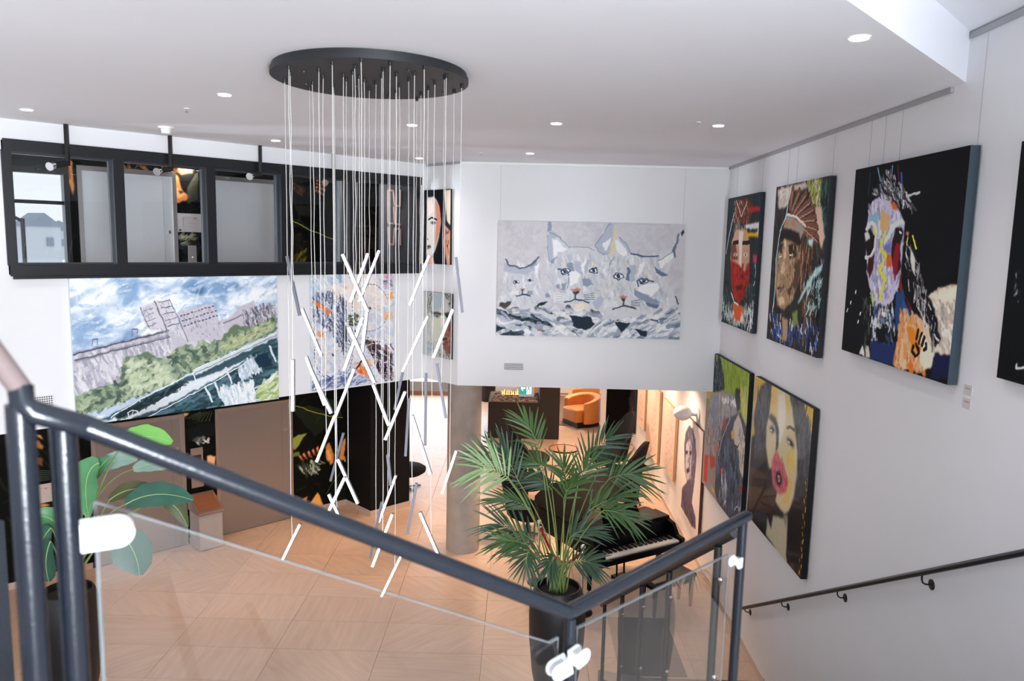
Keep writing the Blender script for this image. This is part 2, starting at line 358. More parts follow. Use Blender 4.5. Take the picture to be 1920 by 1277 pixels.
l_, n_, z_ = at_lobby(72, 478, 40); house(l_, n_, 1.7, 3.2, z_-3.2+1.5, 'pale gabled house with grey roof, nearer one seen outside the street window', .3)
l_, n_, z_ = at_lobby(112, 474, 52); house(l_, n_, 2.4, 3.2, z_-3.2+1.5, 'pale gabled house farther down the street outside the window', -.2)
tag(MB().prism([LN(-14, -16, 0)[:2], LN(2.6, -16, 0)[:2], LN(9, -80, 0)[:2], LN(-45, -80, 0)[:2]], 3.0, 3.2).build('street_ground', mat('snowy_ground', (.75, .77, .8), .9)), kind='structure')
def fork(l, n, z0_, h, lab):
    c = LN(l, n, z0_); t = thing('street_lamp', lab, 'lamp', c)
    MB().tube([c, (c[0], c[1], z0_+h)], .07, 8).build('pole', M_FRAME, t)
    e = LN(l-.9, n, 0); MB().tube([(c[0], c[1], z0_+h-.1), ((c[0]+e[0])/2, (c[1]+e[1])/2, z0_+h+.15), (e[0], e[1], z0_+h)], .06, 8).build('arm', M_FRAME, t)
    MB().box((e[0], e[1], z0_+h-.06), (.5, .25, .1), rz=PHI).build('lamp_head', M_FRAME, t)
l_, n_, z_ = at_lobby(47, 492, 26); fork(l_, n_, 3.2, z_-3.2+1.5, 'grey bent street lamp outside the upper street window')
# elevators
NE = [0]
def elevator(l0, l1, zf, lab):
    c = LN((l0+l1)/2, DE, zf); NE[0] += 1; t = setting('door_%d' % NE[0], lab, None, c)
    H = 2.15
    lb('jamb', l0, l0+.06, DE+.03, DE-.02, zf+.0, zf+H, M_STEELF, t); lb('jamb', l1-.06, l1, DE+.03, DE-.02, zf+.0, zf+H, M_STEELF, t)
    lb('lintel', l0, l1, DE+.032, DE-.02, zf+H-.001, zf+H+.07, M_STEELF, t)
    s = l1-.2; MS = M_STEEL if zf < 1 else M_STEEL_LIT
    lb('door_panel', l0+.06, s, DE+.012, DE+.002, zf+.01, zf+H, MS, t)
    lb('door_panel', s+.004, l1-.06, DE+.008, DE+.002, zf+.01, zf+H, MS, t)
    p = LN(l1-.12, DE+.014, zf+1.66 if zf < 1 else zf+1.3); MB().box(p, (.035, .012, .05), rz=PHI).build('floor_plate', M_CHROME, t)
    return t
elevator(3.12, 4.50, 0, 'brushed steel lift door of the ground floor behind the broad leaved plant')
elevator(5.0, 6.40, 0, 'brushed steel lift door of the ground floor beside the jungle mural')
elevator(3.12, 4.50, 3.831, 'upper floor steel lift door behind the second window pane')
elevator(5.0, 6.30, 3.831, 'upper floor steel lift door behind the third window pane')
# grey panels beyond the lifts upstairs
def upanel(x0, x1, D, lab):
    a = onL(x0, 420, D)[0]; b = onL(x1, 420, D)[0]
    t = MB(); Lbox(t, a, b, D, D-.12, 3.831, 6.1); return a, b, tag(t.build('wall_panel', mat('grey_panel', (.16, .17, .19), .5), bevel=.03), lab, 'panel')
upanel(636, 672, -11.6, 'narrow grey rounded panel behind the fourth upper window pane')
pa, pb, _ = upanel(716, 768, -11.6, 'wide grey rounded panel with pink line ornament behind the last upper pane')
M_LINE = mat('pink_line', srgb('d8b8b0'), .6)
segs = [[(728, 356), (738, 358), (740, 385), (750, 387), (751, 356)], [(728, 357), (728, 418), (751, 421)], [(739, 387), (740, 418)],
        [(728, 426), (729, 457), (738, 459), (740, 428), (751, 430), (751, 460)]]
orn = thing('line_ornament', 'pink interlocking line ornament on the grey panel behind the last upper pane', 'ornament', LN(onL(740, 410, -11.57)[0], -11.57, 5.2))
for s in segs:
    pts = []
    for x, y in s: l, z = onL(x, y, -11.57); pts.append(LN(l, -11.575, z))
    t = MB()
    for p, q in zip(pts[:-1], pts[1:]): t.bar(p, q, .035, .03)
    t.build('line', M_LINE, orn)
# drop poles with adjustable spotlights in front of the window band
for l, zb, dx, lab in [(2.27, 5.80, -1, 'nearest the left edge'), (3.34, 5.83, -1, 'second from the left'), (4.44, 5.86, -1, 'third from the left'), (5.49, 5.86, 0, 'fourth from the left')]:
    c = LN(l, DL+.09, ZC); t = thing('drop_spotlight', 'black drop pole with small spotlight on the window band, '+lab, 'spotlight', c)
    e = LN(l, DL+.09, zb); MB().bar(c, e, .035, .035).build('pole', M_BLACK, t)
    a = LN(l-.02, DL+.09, zb+.02); b = LN(l-.15, DL+.16, zb-.01)
    MB().tube([a, b], .03, 10).build('arm', M_BLACK, t)
    h = LN(l-.20, DL+.2, zb-.03); MB().tube([b, h], [.035, .045], 12).build('lamp_head', M_CHROME, t, smooth=True)
# ceiling fittings
M_LED = mat('downlight_led', (1, 1, 1), .5, emit=(1, .93, .88), estr=14)
M_WPL = mat('white_plastic', (.82, .82, .82), .4)
names = ['largest one near the right bulkhead', 'left of the chandelier canopy', 'at the far left edge', 'above the black window band', 'behind the chandelier cords', 'over the narrow portraits',
         'middle of the ceiling right of the chandelier', 'closest to the lynx wall', 'in front of the right wall']
for (x, y), nm in zip([(1611, 70), (421, 177), (50, 205), (517, 263), (773, 234), (786, 296), (1043, 231), (994, 287), (1347, 235)], names):
    c = atz(x, y, ZC); t = thing('downlight', 'small round recessed ceiling downlight, '+nm, 'downlight', tuple(c))
    MB().lathe([(.062, ZC-.006), (.062, ZC), ], (c[0], c[1], 0), 24).build('trim_ring', M_WPL, t, smooth=False)
    MB().lathe([(.048, ZC-.009), (.048, ZC-.005)], (c[0], c[1], 0), 24).build('diffuser', M_LED, t)
    spot('downlight_lamp', (c[0], c[1], ZC-.05), 20, SOFTWARM, 130, .9, .05)
c = atz(311, 238, ZC); t = thing('smoke_detector', 'white round smoke detector on the ceiling above the window band', 'smoke detector', tuple(c))
MB().lathe([(.075, ZC-.02), (.08, ZC)], (c[0], c[1], 0), 20).build('base', M_WPL, t); MB().lathe([(.02, ZC-.075), (.045, ZC-.07), (.055, ZC-.02)], (c[0], c[1], 0), 20).build('sensor', M_WPL, t)
for (x, y), nm in zip([(350, 203), (1310, 229), (902, 287)], ['between two downlights at left', 'near the right wall rail', 'above the lynx wall']):
    c = atz(x, y, ZC); t = thing('sprinkler', 'tiny chrome sprinkler head on the ceiling, '+nm, 'sprinkler', tuple(c))
    MB().lathe([(.025, ZC-.006), (.025, ZC)], (c[0], c[1], 0), 14).build('escutcheon', M_WPL, t)
    MB().lathe([(.016, ZC-.034), (.016, ZC-.03), (.006, ZC-.029), (.006, ZC-.006)], (c[0], c[1], 0), 12).build('deflector', M_CHROME, t)
# vents
def grille(c, u, w, h, nx, nz, lab, out):
    t = thing('air_vent', lab, 'vent', c); u = Vector(u); out = Vector(out)
    R = Matrix((u, -out, Vector((0, 0, 1)))).transposed()
    MB().box(tuple(Vector(c)+out*.004), (w, .008, h), R=R).build('backing', M_BLACK, t)
    b = MB()
    for i in range(nx+1): b.box(tuple(Vector(c)+out*.012+u*(-w/2+w*i/nx)), (.007, .012, h), R=R)
    for k in range(nz+1): b.box(tuple(Vector(c)+out*.012+Vector((0, 0, -h/2+h*k/nz))), (w, .012, .009), R=R)
    b.build('grille', M_WPL, t)
grille((-.075, YB-.001, 3.262), (1, 0, 0), .28, .10, 16, 4, 'small white wall vent below the lynx painting', (0, -1, 0))
p = LN(1.91, DL+.001, 3.26); grille(p, tuple(LV), .22, .12, 10, 5, 'small white wall vent behind the handrail at left', tuple(NV))

tag(MB().box((-9.6, -.4, 3.2), (.2, 6.2, 6.8)).build('wall_side', M_WALL), kind='structure')
# ------------------------------------------------------------------ chandelier
RODS=[(-1.577, 5.134, [-1.59, 5.134, 4.971], [-1.509, 5.134, 4.566], 0), (-1.562, 5.618, [-1.63, 5.618, 4.572], [-1.485, 5.618, 4.212], 1), (-1.064, 4.889, [-1.151, 4.889, 4.999], [-0.986, 4.889, 4.626], 1), (-1.131, 5.586, [-1.043, 5.586, 5.018], [-1.194, 5.586, 4.633], 1), (-0.777, 5.731, [-0.691, 5.731, 4.989], [-0.84, 5.731, 4.601], 1), (-0.443, 5.419, [-0.466, 5.419, 4.984], [-0.415, 5.419, 4.587], 0), (-0.859, 5.943, [-0.725, 5.943, 4.506], [-0.926, 5.943, 4.051], 1), (-1.138, 5.067, [-1.057, 5.067, 4.576], [-1.187, 5.067, 4.203], 1), (-0.988, 4.706, [-1.071, 4.706, 4.547], [-0.908, 4.706, 4.193], 1), (-1.479, 5.408, [-1.543, 5.408, 4.242], [-1.41, 5.408, 3.882], 1), (-1.316, 4.996, [-1.39, 4.996, 4.21], [-1.259, 4.996, 3.92], 1), (-1.501, 4.95, [-1.501, 4.95, 4.291], [-1.506, 4.95, 3.939], 1), (-0.966, 5.155, [-1.007, 5.155, 4.099], [-0.895, 5.155, 3.805], 1), (-0.871, 5.442, [-0.848, 5.442, 4.135], [-0.906, 5.442, 3.855], 0), (-0.79, 5.239, [-0.77, 5.239, 3.985], [-0.793, 5.239, 3.564], 0), (-0.695, 5.522, [-0.686, 5.522, 4.118], [-0.689, 5.522, 3.568], 0), (-0.636, 4.867, [-0.694, 4.867, 3.953], [-0.567, 4.867, 3.553], 1), (-0.542, 5.157, [-0.567, 5.157, 4.252], [-0.5, 5.157, 3.868], 0), (-0.522, 5.613, [-0.458, 5.613, 3.511], [-0.564, 5.613, 3.164], 1), (-1.389, 5.703, [-1.347, 5.703, 3.599], [-1.451, 5.703, 3.211], 0), (-1.221, 5.284, [-1.288, 5.284, 3.518], [-1.143, 5.284, 3.186], 1), (-1.236, 4.799, [-1.122, 4.799, 3.542], [-1.255, 4.799, 3.253], 1), (-1.304, 5.486, [-1.408, 5.486, 3.182], [-1.297, 5.486, 2.942], 1), (-0.812, 4.789, [-0.842, 4.789, 3.7], [-0.821, 4.789, 3.495], 0), (-1.034, 5.859, [-0.961, 5.859, 3.222], [-1.099, 5.859, 2.825], 1), (-1.047, 5.366, [-0.986, 5.366, 3.173], [-1.074, 5.366, 2.737], 0), (-0.886, 4.958, [-0.835, 4.958, 3.239], [-0.974, 4.958, 2.855], 1), (-0.713, 5.048, [-0.687, 5.048, 3.428], [-0.749, 5.048, 3.06], 0), (-0.618, 5.327, [-0.697, 5.327, 3.118], [-0.54, 5.327, 2.752], 1), (-0.949, 5.649, [-0.833, 5.649, 2.752], [-1.038, 5.649, 2.296], 1), (-1.664, 5.352, [-1.586, 5.352, 2.994], [-1.722, 5.352, 2.712], 1), (-1.107, 5.192, [-1.046, 5.192, 5.001], [-1.169, 5.192, 4.661], 1), (-0.518, 5.112, [-0.453, 5.112, 4.64], [-0.584, 5.112, 4.3], 1), (-1.091, 5.288, [-1.074, 5.288, 4.588], [-1.109, 5.288, 4.302], 1), (-1.18, 5.143, [-1.133, 5.143, 4.207], [-1.269, 5.143, 3.86], 1), (-1.35, 5.203, [-1.285, 5.203, 3.86], [-1.419, 5.203, 3.515], 1), (-0.841, 5.09, [-0.772, 5.09, 4.066], [-0.91, 5.09, 3.72], 1)]
M_CORD = mat('cord', srgb('d2cec8'), .5)
M_LIT = mat('rod_diffuser_lit', (1, 1, 1), .4, emit=(1, .90, .84), estr=3.2)
M_CANOPY = mat('canopy_black', (.012, .014, .017), .5, bump=.05, bscale=200)
CH = thing('chandelier', 'large chandelier of tilted glowing rods on white cords from a round black canopy', 'chandelier', (-1.06, 5.36, ZC))
MB().lathe([(.64, ZC-.062), (.668, ZC-.06), (.668, ZC-.03), (.655, ZC-.028), (.655, ZC)], (-1.06, 5.36, 0), 72).build('canopy', M_CANOPY, CH, smooth=True)
for hx, hy, A, B, lit in RODS:
    A = Vector(A); B = Vector(B); d = (B-A).normalized(); mid = (A+B)/2
    zt = ZC-.062; c = MB()
    ph = rnd.uniform(0, 6); pts = [(mid.x+.003*math.sin(ph+t*3), mid.y, zt+(mid.z-zt)*t/8) for t in range(9)]
    c.tube(pts, .0023, 6); c.lathe([(.011, zt-.022), (.012, zt)], (mid.x, mid.y, 0), 8, mi=1)
    c.build('cord', [M_CORD, M_BLACK], CH, smooth=True)
    W, D = .018, .022
    r = MB().bar(A, B, W, D, up=(0, 1, 0)).build('rod', M_ALU, CH)
    s = -1 if lit else 1
    o = Vector((-.003 if lit else 0, s*(D/2+.0025), 0))
    MB().bar(A+d*.004+o, B-d*.004+o, W*.86, .006, up=(0, 1, 0)).build('diffuser', M_LIT if lit else M_ALU, r)
for x, y in [(-1.45, 5.1), (-1.2, 5.55), (-.75, 5.0), (-.6, 5.7), (-.95, 5.85), (-1.55, 5.5)]:
    MB().lathe([(.012, ZC-.068), (.014, ZC-.06)], (x, y, 0), 8).build('screw_cap', M_BLACK, CH)
# ------------------------------------------------------------------ stairs
M_CARPET = mat('dark_carpet', (.022, .028, .038), .95, noise=.5, nscale=120, bump=.4, bscale=300)
M_STAIR = mat('stair_stone', srgb('8c8178'), .5, noise=.08)
ST = thing('staircase', 'stone flight of steps descending along the right wall behind the railings', 'stairs', (2.0, 8.27, 0))
zr = lambda y: 3.028-.577*(y-4.621)            # centre line of the stair rail
for k in range(18):
    y1 = 8.10-.3*k; z = .1733*(k+1)
    MB().box((2.005, y1-.15, z-.0866), (1.90, .3, .1733)).build('step', M_STAIR, ST)
    MB().box((2.005, y1-.02, z+.003), (1.88, .03, .008)).build('nosing', M_BLACK, ST)
MB().prism3([(1.02, 8.30, 0), (1.02, 8.30, .14), (1.02, 2.9, 3.26), (1.02, 2.9, 2.75), (1.02, 7.9, 0)], (.035, 0, 0)).build('stringer', mat('stringer_paint', srgb('6f7175'), .5), ST)
A = Vector(dep(150, 795, 1.3)); B = Vector(dep(1065, 1148, 1.9)); rc = ray(1400, 968); C = Vector(EYE+(EYE[2]-B.z)/(-rc[2])*rc)
M_TREAD = mat('pale_tread', srgb('c9c0ba'), .5, noise=.05)
LD = thing('stair_landing', 'stone landing and upper flight under the near railing', 'landing', (1.5, 0, 3.27))
MB().prism([(B.x, B.y), (C.x, C.y), (C.x+.35, 2.86), (XR-.01, 2.86), (XR-.01, -3.4), (B.x, -3.4)], 3.1, 3.28).build('landing_slab', M_TREAD, LD)
d = Vector((A.x-B.x, A.y-B.y, 0)).normalized(); nrm = Vector((d.y, -d.x, 0)); 
if nrm.y > 0: nrm = -nrm
for k in range(7):
    p = Vector((B.x, B.y, 0))+d*(.27*k)-nrm*.0; z = 3.28+.165*(k+1)
    q = [p, p+d*.27, p+d*.27+nrm*1.25, p+nrm*1.25]
    MB().prism([(v.x, v.y) for v in q], z-.165, z).build('step', M_TREAD, LD)
    a = p+nrm*.02; b = p+nrm*1.23; MB().bar((a.x, a.y, z+.004), (b.x, b.y, z+.004), .03, .008).build('nosing', M_CHROME, LD)
pu = dep(33, 962, 1.9)
MB().box((pu[0]-1.0, pu[1]-.1, pu[2]-.3), (2.0, .10, .6)).build('carpeted_step', M_CARPET, LD)
MB().box((pu[0]-1.0, pu[1]-.155, pu[2]-.28), (1.96, .012, .012)).build('nosing', M_CHROME, LD)
# ------------------------------------------------------------------ near railing
RL = thing('stair_railing', 'dark painted tubular stair railing with clear glass panels nearest the camera', 'railing', (B.x, B.y, 3.28))
AB = (B-A).normalized(); A2 = Vector(dep(50, 772, 1.24)); A3 = Vector(dep(38, 724, 1.24)); A4 = Vector(dep(-260, 330, 1.02))
r = .0195
MB().tube([B, A], r, 20).build('handrail', M_RAIL, RL, smooth=True)
MB().tube([A+AB*.01, A2+Vector((.01, 0, 0)), A2+Vector((-.006, 0, .012)), A3], r, 18).build('handrail_bend', M_RAIL, RL, smooth=True)
MB().tube([A3-Vector((0, 0, .004)), A4], r*.9, 18).build('upper_handrail', mat('rail_reflection_tint', (.16, .12, .115), .3), RL, smooth=True)  # same tube; its pinkish brown reflection is put into the base colour
MB().tube([B, C], r, 20).build('handrail', M_RAIL, RL, smooth=True)
MB().sphere(B, r*1.05, 14, 10).sphere(C, r*1.0, 14, 10).build('rail_joint', M_RAIL, RL, smooth=True)
def post(p, z0, rr): MB().tube([(p[0], p[1], p[2]-.005), (p[0], p[1], z0)], rr, 18).build('post', M_RAIL, RL, smooth=True)
P2 = Vector(dep(117, 782, 1.295)); P1 = Vector(dep(36, 752, 1.24)); post(P2, 3.6, .0215); post(P1, 3.6, .0215)
post(B+Vector((.006, .0, -.01)), 3.2, .0145); post(C+Vector((-.012, 0, -.01)), 3.2, .0165)
def gpanel(p, q, pts, parent=None, extra=()):
    h = Vector((q.x-p.x, q.y-p.y, 0)).normalized(); n = Vector((-h.y, h.x, 0)); P = []
    for x, y in pts: P.append(Vector(hit(x, y, p, n)))
    P += [P[-1]+Vector((0, 0, -.72)), P[0]+Vector((0, 0, -.85))]
    g = MB().prism3(P, n*.009).build('glass_panel', M_GLASS, RL)
    e = MB()
    for a, b in zip(P, P[1:]+P[:1]): e.bar(a+n*.0045, b+n*.0045, .0092, .0012)
    e.build('glass_edge', MATS['glass_edge'], g)
M = mat('glass_edge', srgb('7e8486'), .5)
gpanel(A, B, [(178, 942), (1031, 1206), (1048, 1197)])
gpanel(B, C, [(1085, 1178), (1368, 1040)])
M_CLAMP = mat('clamp_zinc', (.86, .87, .9), .3, .35)
def clamp(c, u, w, h, th, name='glass_clamp'):
    u = Vector(u).normalized(); n = u.cross(Vector((0, 0, 1))).normalized(); v = n.cross(u); t = []
    for k in range(13):
        a = -math.pi/2+math.pi*k/12; t.append((w-h/2+math.cos(a)*h/2, math.sin(a)*h/2))
    t += [(0, h/2), (0, -h/2)]
    m = MB()
    for s in (1, -1):
        m.prism3([Vector(c)+u*x+v*y+n*(s*th/2-.004*0) for x, y in t], n*(s*.007))
    c1 = Vector(c)+u*.006; m.box(tuple(c1), (.012, th, h*.8), R=Matrix((u, n, v)).transposed())
    o = m.build(name, M_CLAMP, RL, smooth=False, bevel=.002)
    b = MB()
    for s in (1, -1): b.sphere(tuple(Vector(c)+u*.02+v*(h*.22)*s-n*(th/2+.006)), .005, 8, 6)
    b.build('clamp_screw', M_CHROME, o, smooth=True)
hAB = Vector((B.x-A.x, B.y-A.y, 0)).normalized(); hBC = Vector((C.x-B.x, C.y-B.y, 0)).normalized()
clamp(Vector(dep(150, 1006, 1.27)), hAB, .082, .050, .016)
clamp(Vector(dep(1066, 1243, 1.87)), -(hAB*.75+Vector((0, .0, 0))).normalized()+Vector((0, 0, -.25)), .058, .042, .02)
clamp(Vector(dep(1074, 1238, 1.87)), hBC+Vector((0, 0, .12)), .05, .04, .02)
cc = Vector(dep(1384, 1052, C.x*0+2.42)); clamp(cc, -hBC, .034, .034, .02)
# ------------------------------------------------------------------ inner rail of the lower flight
IR = thing('stair_balustrade', 'slim black stair balustrade with glass panels on the lower flight beyond', 'railing', (1.0, 8.0, 0))
MB().tube([(1.0, 8.05, zr(8.05)+.02), (1.0, 3.3, zr(3.3)+.02)], .021, 16).build('handrail', M_BLACK, IR, smooth=True)
ys = [7.777, 6.554, 5.569, 4.621, 3.55]
for y in ys:
    MB().tube([(1.0, y, zr(y)), (1.0, y, zr(y)-.98)], .0195, 14).build('post', M_BLACK, IR, smooth=True)
    MB().box((1.0, y, zr(y)-.985), (.07, .07, .01)).build('base_plate', M_BLACK, IR)
    for dz in (.17, .68):
        k = MB()
        for s in (1, -1): k.sphere((1.012, y+.03*s, zr(y)-dz-.01*s), .014, 10, 8); 
        k.box((1.012, y, zr(y)-dz), (.012, .06, .035)); k.build('glass_clamp', M_CHROME, IR, smooth=True)
for a, b in zip(ys[:-1], ys[1:]):
    a2, b2 = a-.035, b+.035
    MB().prism3([(1.0, a2, zr(a2)-.09), (1.0, b2, zr(b2)-.09), (1.0, b2, zr(b2)-.86), (1.0, a2, zr(a2)-.86)], (.009, 0, 0)).build('glass_panel', M_GLASS, IR)
# handrail on the right wall
HR = thing('wall_handrail', 'black handrail on curved brackets sloping down the right wall', 'handrail', (2.9, 6, 1.5))
p0, p1 = (2.895, 9.03, .59), (2.895, 3.2, .59+.577*(9.03-3.2))
MB().tube([p0, p1], .0205, 18).build('rail', M_BLACK, HR, smooth=True)
for y, z in [(9.01, .549), (7.788, 1.239), (6.473, 1.992), (5.161, 2.74), (3.9, 3.45)]:
    y *= .993; z = 5.1-(5.1-z)*.993; zr2 = .59+.577*(9.03-y)
    m = MB(); R = Matrix.Rotation(-math.pi/2, 3, 'Y'); m.lathe([(.038, 0), (.038, .006), (.03, .01)], (XR, y, z), 20, R=R)
    m.build('bracket_disc', M_BLACK, HR)
    MB().tube([(XR-.005, y, z), (XR-.045, y, z), (XR-.066, y, z+.012), (2.895, y, z+.035), (2.895, y, zr2-.015)], .0065, 8).build('bracket_arm', M_BLACK, HR, smooth=True)
# mat at the foot of the stairs
tag(MB().box((1.70, 9.13, .008), (.80, 1.4, .014)).build('door_mat', mat('mat_grey', (.055, .056, .06), .95, noise=.3, nscale=80, bump=.3, bscale=200), bevel=.004), 'dark grey rectangular floor mat seen through the inner stair balustrade', 'mat')
# ------------------------------------------------------------------ ground floor furniture
M_LEATHER = mat('orange_leather', srgb('c9803f'), .42, noise=.12, nscale=6, bump=.06, bscale=60)
M_TABLE = mat('copper_wood_top', srgb('8a5a3c'), .35, noise=.2, nscale=7)
def tub(x, y, rot, sc, lab):
    c = (x, y, .024); t = thing('leather_armchair', lab, 'armchair', c, None); t.rotation_euler.z = rot
    loc = bpy.data.objects[t.name]; ORG[t.name] = (0, 0, 0); S = sc
    MB().box((0, .02*S, .27*S), (.62*S, .72*S, .34*S)).build('seat', M_LEATHER, t, smooth=True, bevel=.05)
    out = []; inn = []
    for k in range(15):
        a = math.radians(-25+230*k/14); out.append((.52*S*math.cos(a), .50*S*math.sin(a)-.0)); inn.append((.36*S*math.cos(a), .35*S*math.sin(a)))
    vs = []; n = 15
    for k in range(n):
        hgt = (.62+.14*math.sin(math.pi*k/14))*S
        vs += [(*out[k], .1*S), (*out[k], hgt), (*inn[k], hgt-.02), (*inn[k], .1*S)]
    fs = []
    for k in range(n-1):
        for j in range(4): fs.append((k*4+j, k*4+(j+1) % 4, (k+1)*4+(j+1) % 4, (k+1)*4+j))
    fs += [(0, 1, 2, 3), ((n-1)*4+3, (n-1)*4+2, (n-1)*4+1, (n-1)*4)]
    MB().add(vs, fs).build('backrest', M_LEATHER, t, smooth=True, bevel=.03)
    MB().box((0, .02*S, .05*S), (.66*S, .66*S, .10*S)).build('plinth', M_BLACK, t)
    return t
tub(1.78, 20.95, math.radians(-60), 1.12, 'orange leather tub armchair nearer the camera beside the black partition')
tub(1.95, 22.9, math.radians(-100), 1.15, 'orange leather tub armchair behind the nearer one at the far end')
tub(.75, 24.2, math.radians(80), 1.05, 'orange leather armchair mostly hidden beside the fireplace')
tag(MB().box((1.3, 22.85, .012), (2.0, 4.1, .02)).build('rug', mat('brown_rug', srgb('7a675c'), .95, noise=.3, nscale=60, bump=.4, bscale=150)), 'brown woven rug in front of the orange armchairs', 'rug')
tag(MB().box((2.305, 19.95, ZS/2), (.12, .3, ZS)).build('wall_partition_edge', M_WALL), kind='structure')
tag(MB().box((2.665, 20.15, ZS/2-.005), (.59, .6, ZS-.012)).build('black_cabinet', mat('black_laminate', (.003, .003, .004), .8, spec=.1), bevel=.004), 'tall black cabinet against the right wall at the far end', 'cabinet')
# fireplace
FP = thing('fireplace', 'dark boxy fireplace block with bed of pebbles and flames', 'fireplace', (.2, 19.3, 0))
M_FP = mat('dark_stone', (.014, .011, .010), .75, noise=.25, nscale=4, bump=.1)
MB().box((-.10, 19.95, .48), (1.33, 1.4, .96)).build('body', M_FP, FP, bevel=.006)
MB().box((.83, 19.95, 1.45), (.53, 1.4, 2.9)).build('chimney_block', M_FP, FP, bevel=.006)
MB().box((-.25, 19.245, .42), (.5, .012, .10)).build('vent_slot', M_BLACK, FP)
MB().box((-.10, 19.95, .965), (1.27, 1.34, .012)).build('tray', mat('tray_grey', srgb('7c6a60'), .9), FP)
pb = MB(); 
for k in range(420):
    x = rnd.uniform(-.7, .5); y = rnd.uniform(19.32, 20.5); s = rnd.uniform(.014, .03)
    pb.sphere((x, y, .975+s*.3), s, 6, 4, (1.2, 1, .7), mi=rnd.randrange(3))
o = pb.build('pebbles', [mat('pebble_a', srgb('a08a7c'), .8), mat('pebble_b', srgb('6d5a50'), .8), mat('pebble_c', srgb('c9b6a8'), .8)], FP, smooth=True); o['kind'] = 'stuff'
M_FLAME = mat('flame', (1, .5, .1), .5, emit=(1, .50, .10), estr=3.2)
MB().box((-.12, 20.1, .985), (.62, .14, .03)).build('burner', mat('burner_metal', srgb('8a5a30'), .4, .6), FP)
fm = MB()
for k in range(11):
    x = -.42+.06*k; h = rnd.uniform(.09, .2); fm.tube([(x, 20.08, .99), (x+rnd.uniform(-.015, .015), 20.08, .99+h*.5), (x+rnd.uniform(-.02, .02), 20.08, .99+h)], [.018, .014, .002], 6)
fm.build('flames', M_FLAME, FP, smooth=True)
# planter behind the column
t = thing('planter', 'black cylindrical planter on the floor behind the slab edge', 'planter', (-.98, 23.9, 0))
MB().lathe([(.20, 0), (.24, .1), (.26, .55), (.22, .55), (.2, .48)], (-.98, 23.9, 0), 24).build('pot', M_BLACK, t, smooth=True)
MB().lathe([(.01, .5), (.21, .49)], (-.98, 23.9, 0), 16, cap=False).build('soil', M_DARK, t)
# exit sign
M_GREEN = mat('exit_green', srgb('1f9a8a'), .5, emit=srgb('1f9a8a'), estr=.5); M_SGW = mat('exit_white', (.9, .9, .9), .5, emit=(.9, .95, .95), estr=.5)
ex = thing('exit_sign', 'hanging green and white emergency exit sign with arrow and running man', 'sign', (.13, 12.15, 2.955))
sy = 12.15; sl = .10       # slight turn
def sp(u, v, o=0): return (.02+u, sy+u*sl-o, 2.60+v)
MB().prism3([sp(-.005, -.01), sp(.245, -.01), sp(.245, .24), sp(-.005, .24)], (0, .02, 0)).build('acrylic_panel', mat('acrylic', (.6, .66, .68), .3), ex)
MB().prism3([sp(0, .03, .004), sp(.118, .03, .004), sp(.118, .235, .004), sp(0, .235, .004)], (0, .003, 0)).build('green_field', M_GREEN, ex)
MB().prism3([sp(.118, .03, .004), sp(.20, .03, .004), sp(.20, .235, .004), sp(.118, .235, .004)], (0, .003, 0)).build('white_field', M_SGW, ex)
MB().prism3([sp(.02, .13, .007), sp(.055, .175, .007), sp(.07, .175, .007), sp(.05, .143, .007), sp(.10, .143, .007), sp(.10, .117, .007), sp(.05, .117, .007), sp(.07, .085, .007), sp(.055, .085, .007)], (0, .002, 0)).build('arrow', M_SGW, ex)
m = MB(); q = lambda u, v: Vector(sp(u, v, .008))
m.sphere(q(.158, .195), .011, 8, 6); 
for a, b, wd in [((.156, .18), (.153, .13), .018), ((.155, .17), (.132, .15), .009), ((.157, .17), (.182, .155), .009), ((.153, .13), (.14, .10), .011), ((.14, .10), (.128, .065), .009), ((.155, .13), (.172, .10), .011), ((.172, .10), (.18, .06), .009)]:
    m.bar(q(*a), q(*b), wd, .004, up=(0, 1, 0))
m.build('running_figure', M_GREEN, ex)
MB().bar(sp(.12, .24), (sp(.12, .24)[0], sp(.12, .24)[1], 2.955), .012, .012).build('hanger', M_CHROME, ex)
# tables
def table(x, y, r, h, lab):
    t = thing('round_table', lab, 'table', (x, y, 0))
    MB().lathe([(r-.015, h-.012), (r-.015, h-.004)], (x, y, 0), 40).build('tabletop', M_TABLE, t)
    MB().lathe([(r-.014, h-.03), (r, h-.03), (r, h+.004), (r-.014, h+.004)], (x, y, 0), 40, cap=False).build('rim', M_BLACK, t)
    MB().lathe([(r*.8, .012), (r*.82, .012), (r*.82, .026), (r*.8, .026)], (x, y, 0), 32, cap=False).build('base_ring', M_BLACK, t)
    for k in range(3):
        a = k*2.094+.5; MB().tube([(x+r*.8*math.cos(a), y+r*.8*math.sin(a), 0.0), (x+r*.8*math.cos(a), y+r*.8*math.sin(a), h-.02)], .009, 8).build('leg', M_BLACK, t)
table(1.06, 16.62, .34, .5, 'small round copper topped table farther back between dark chairs')
table(.97, 13.35, .34, .5, 'small round copper topped table nearer, behind the palm fronds')
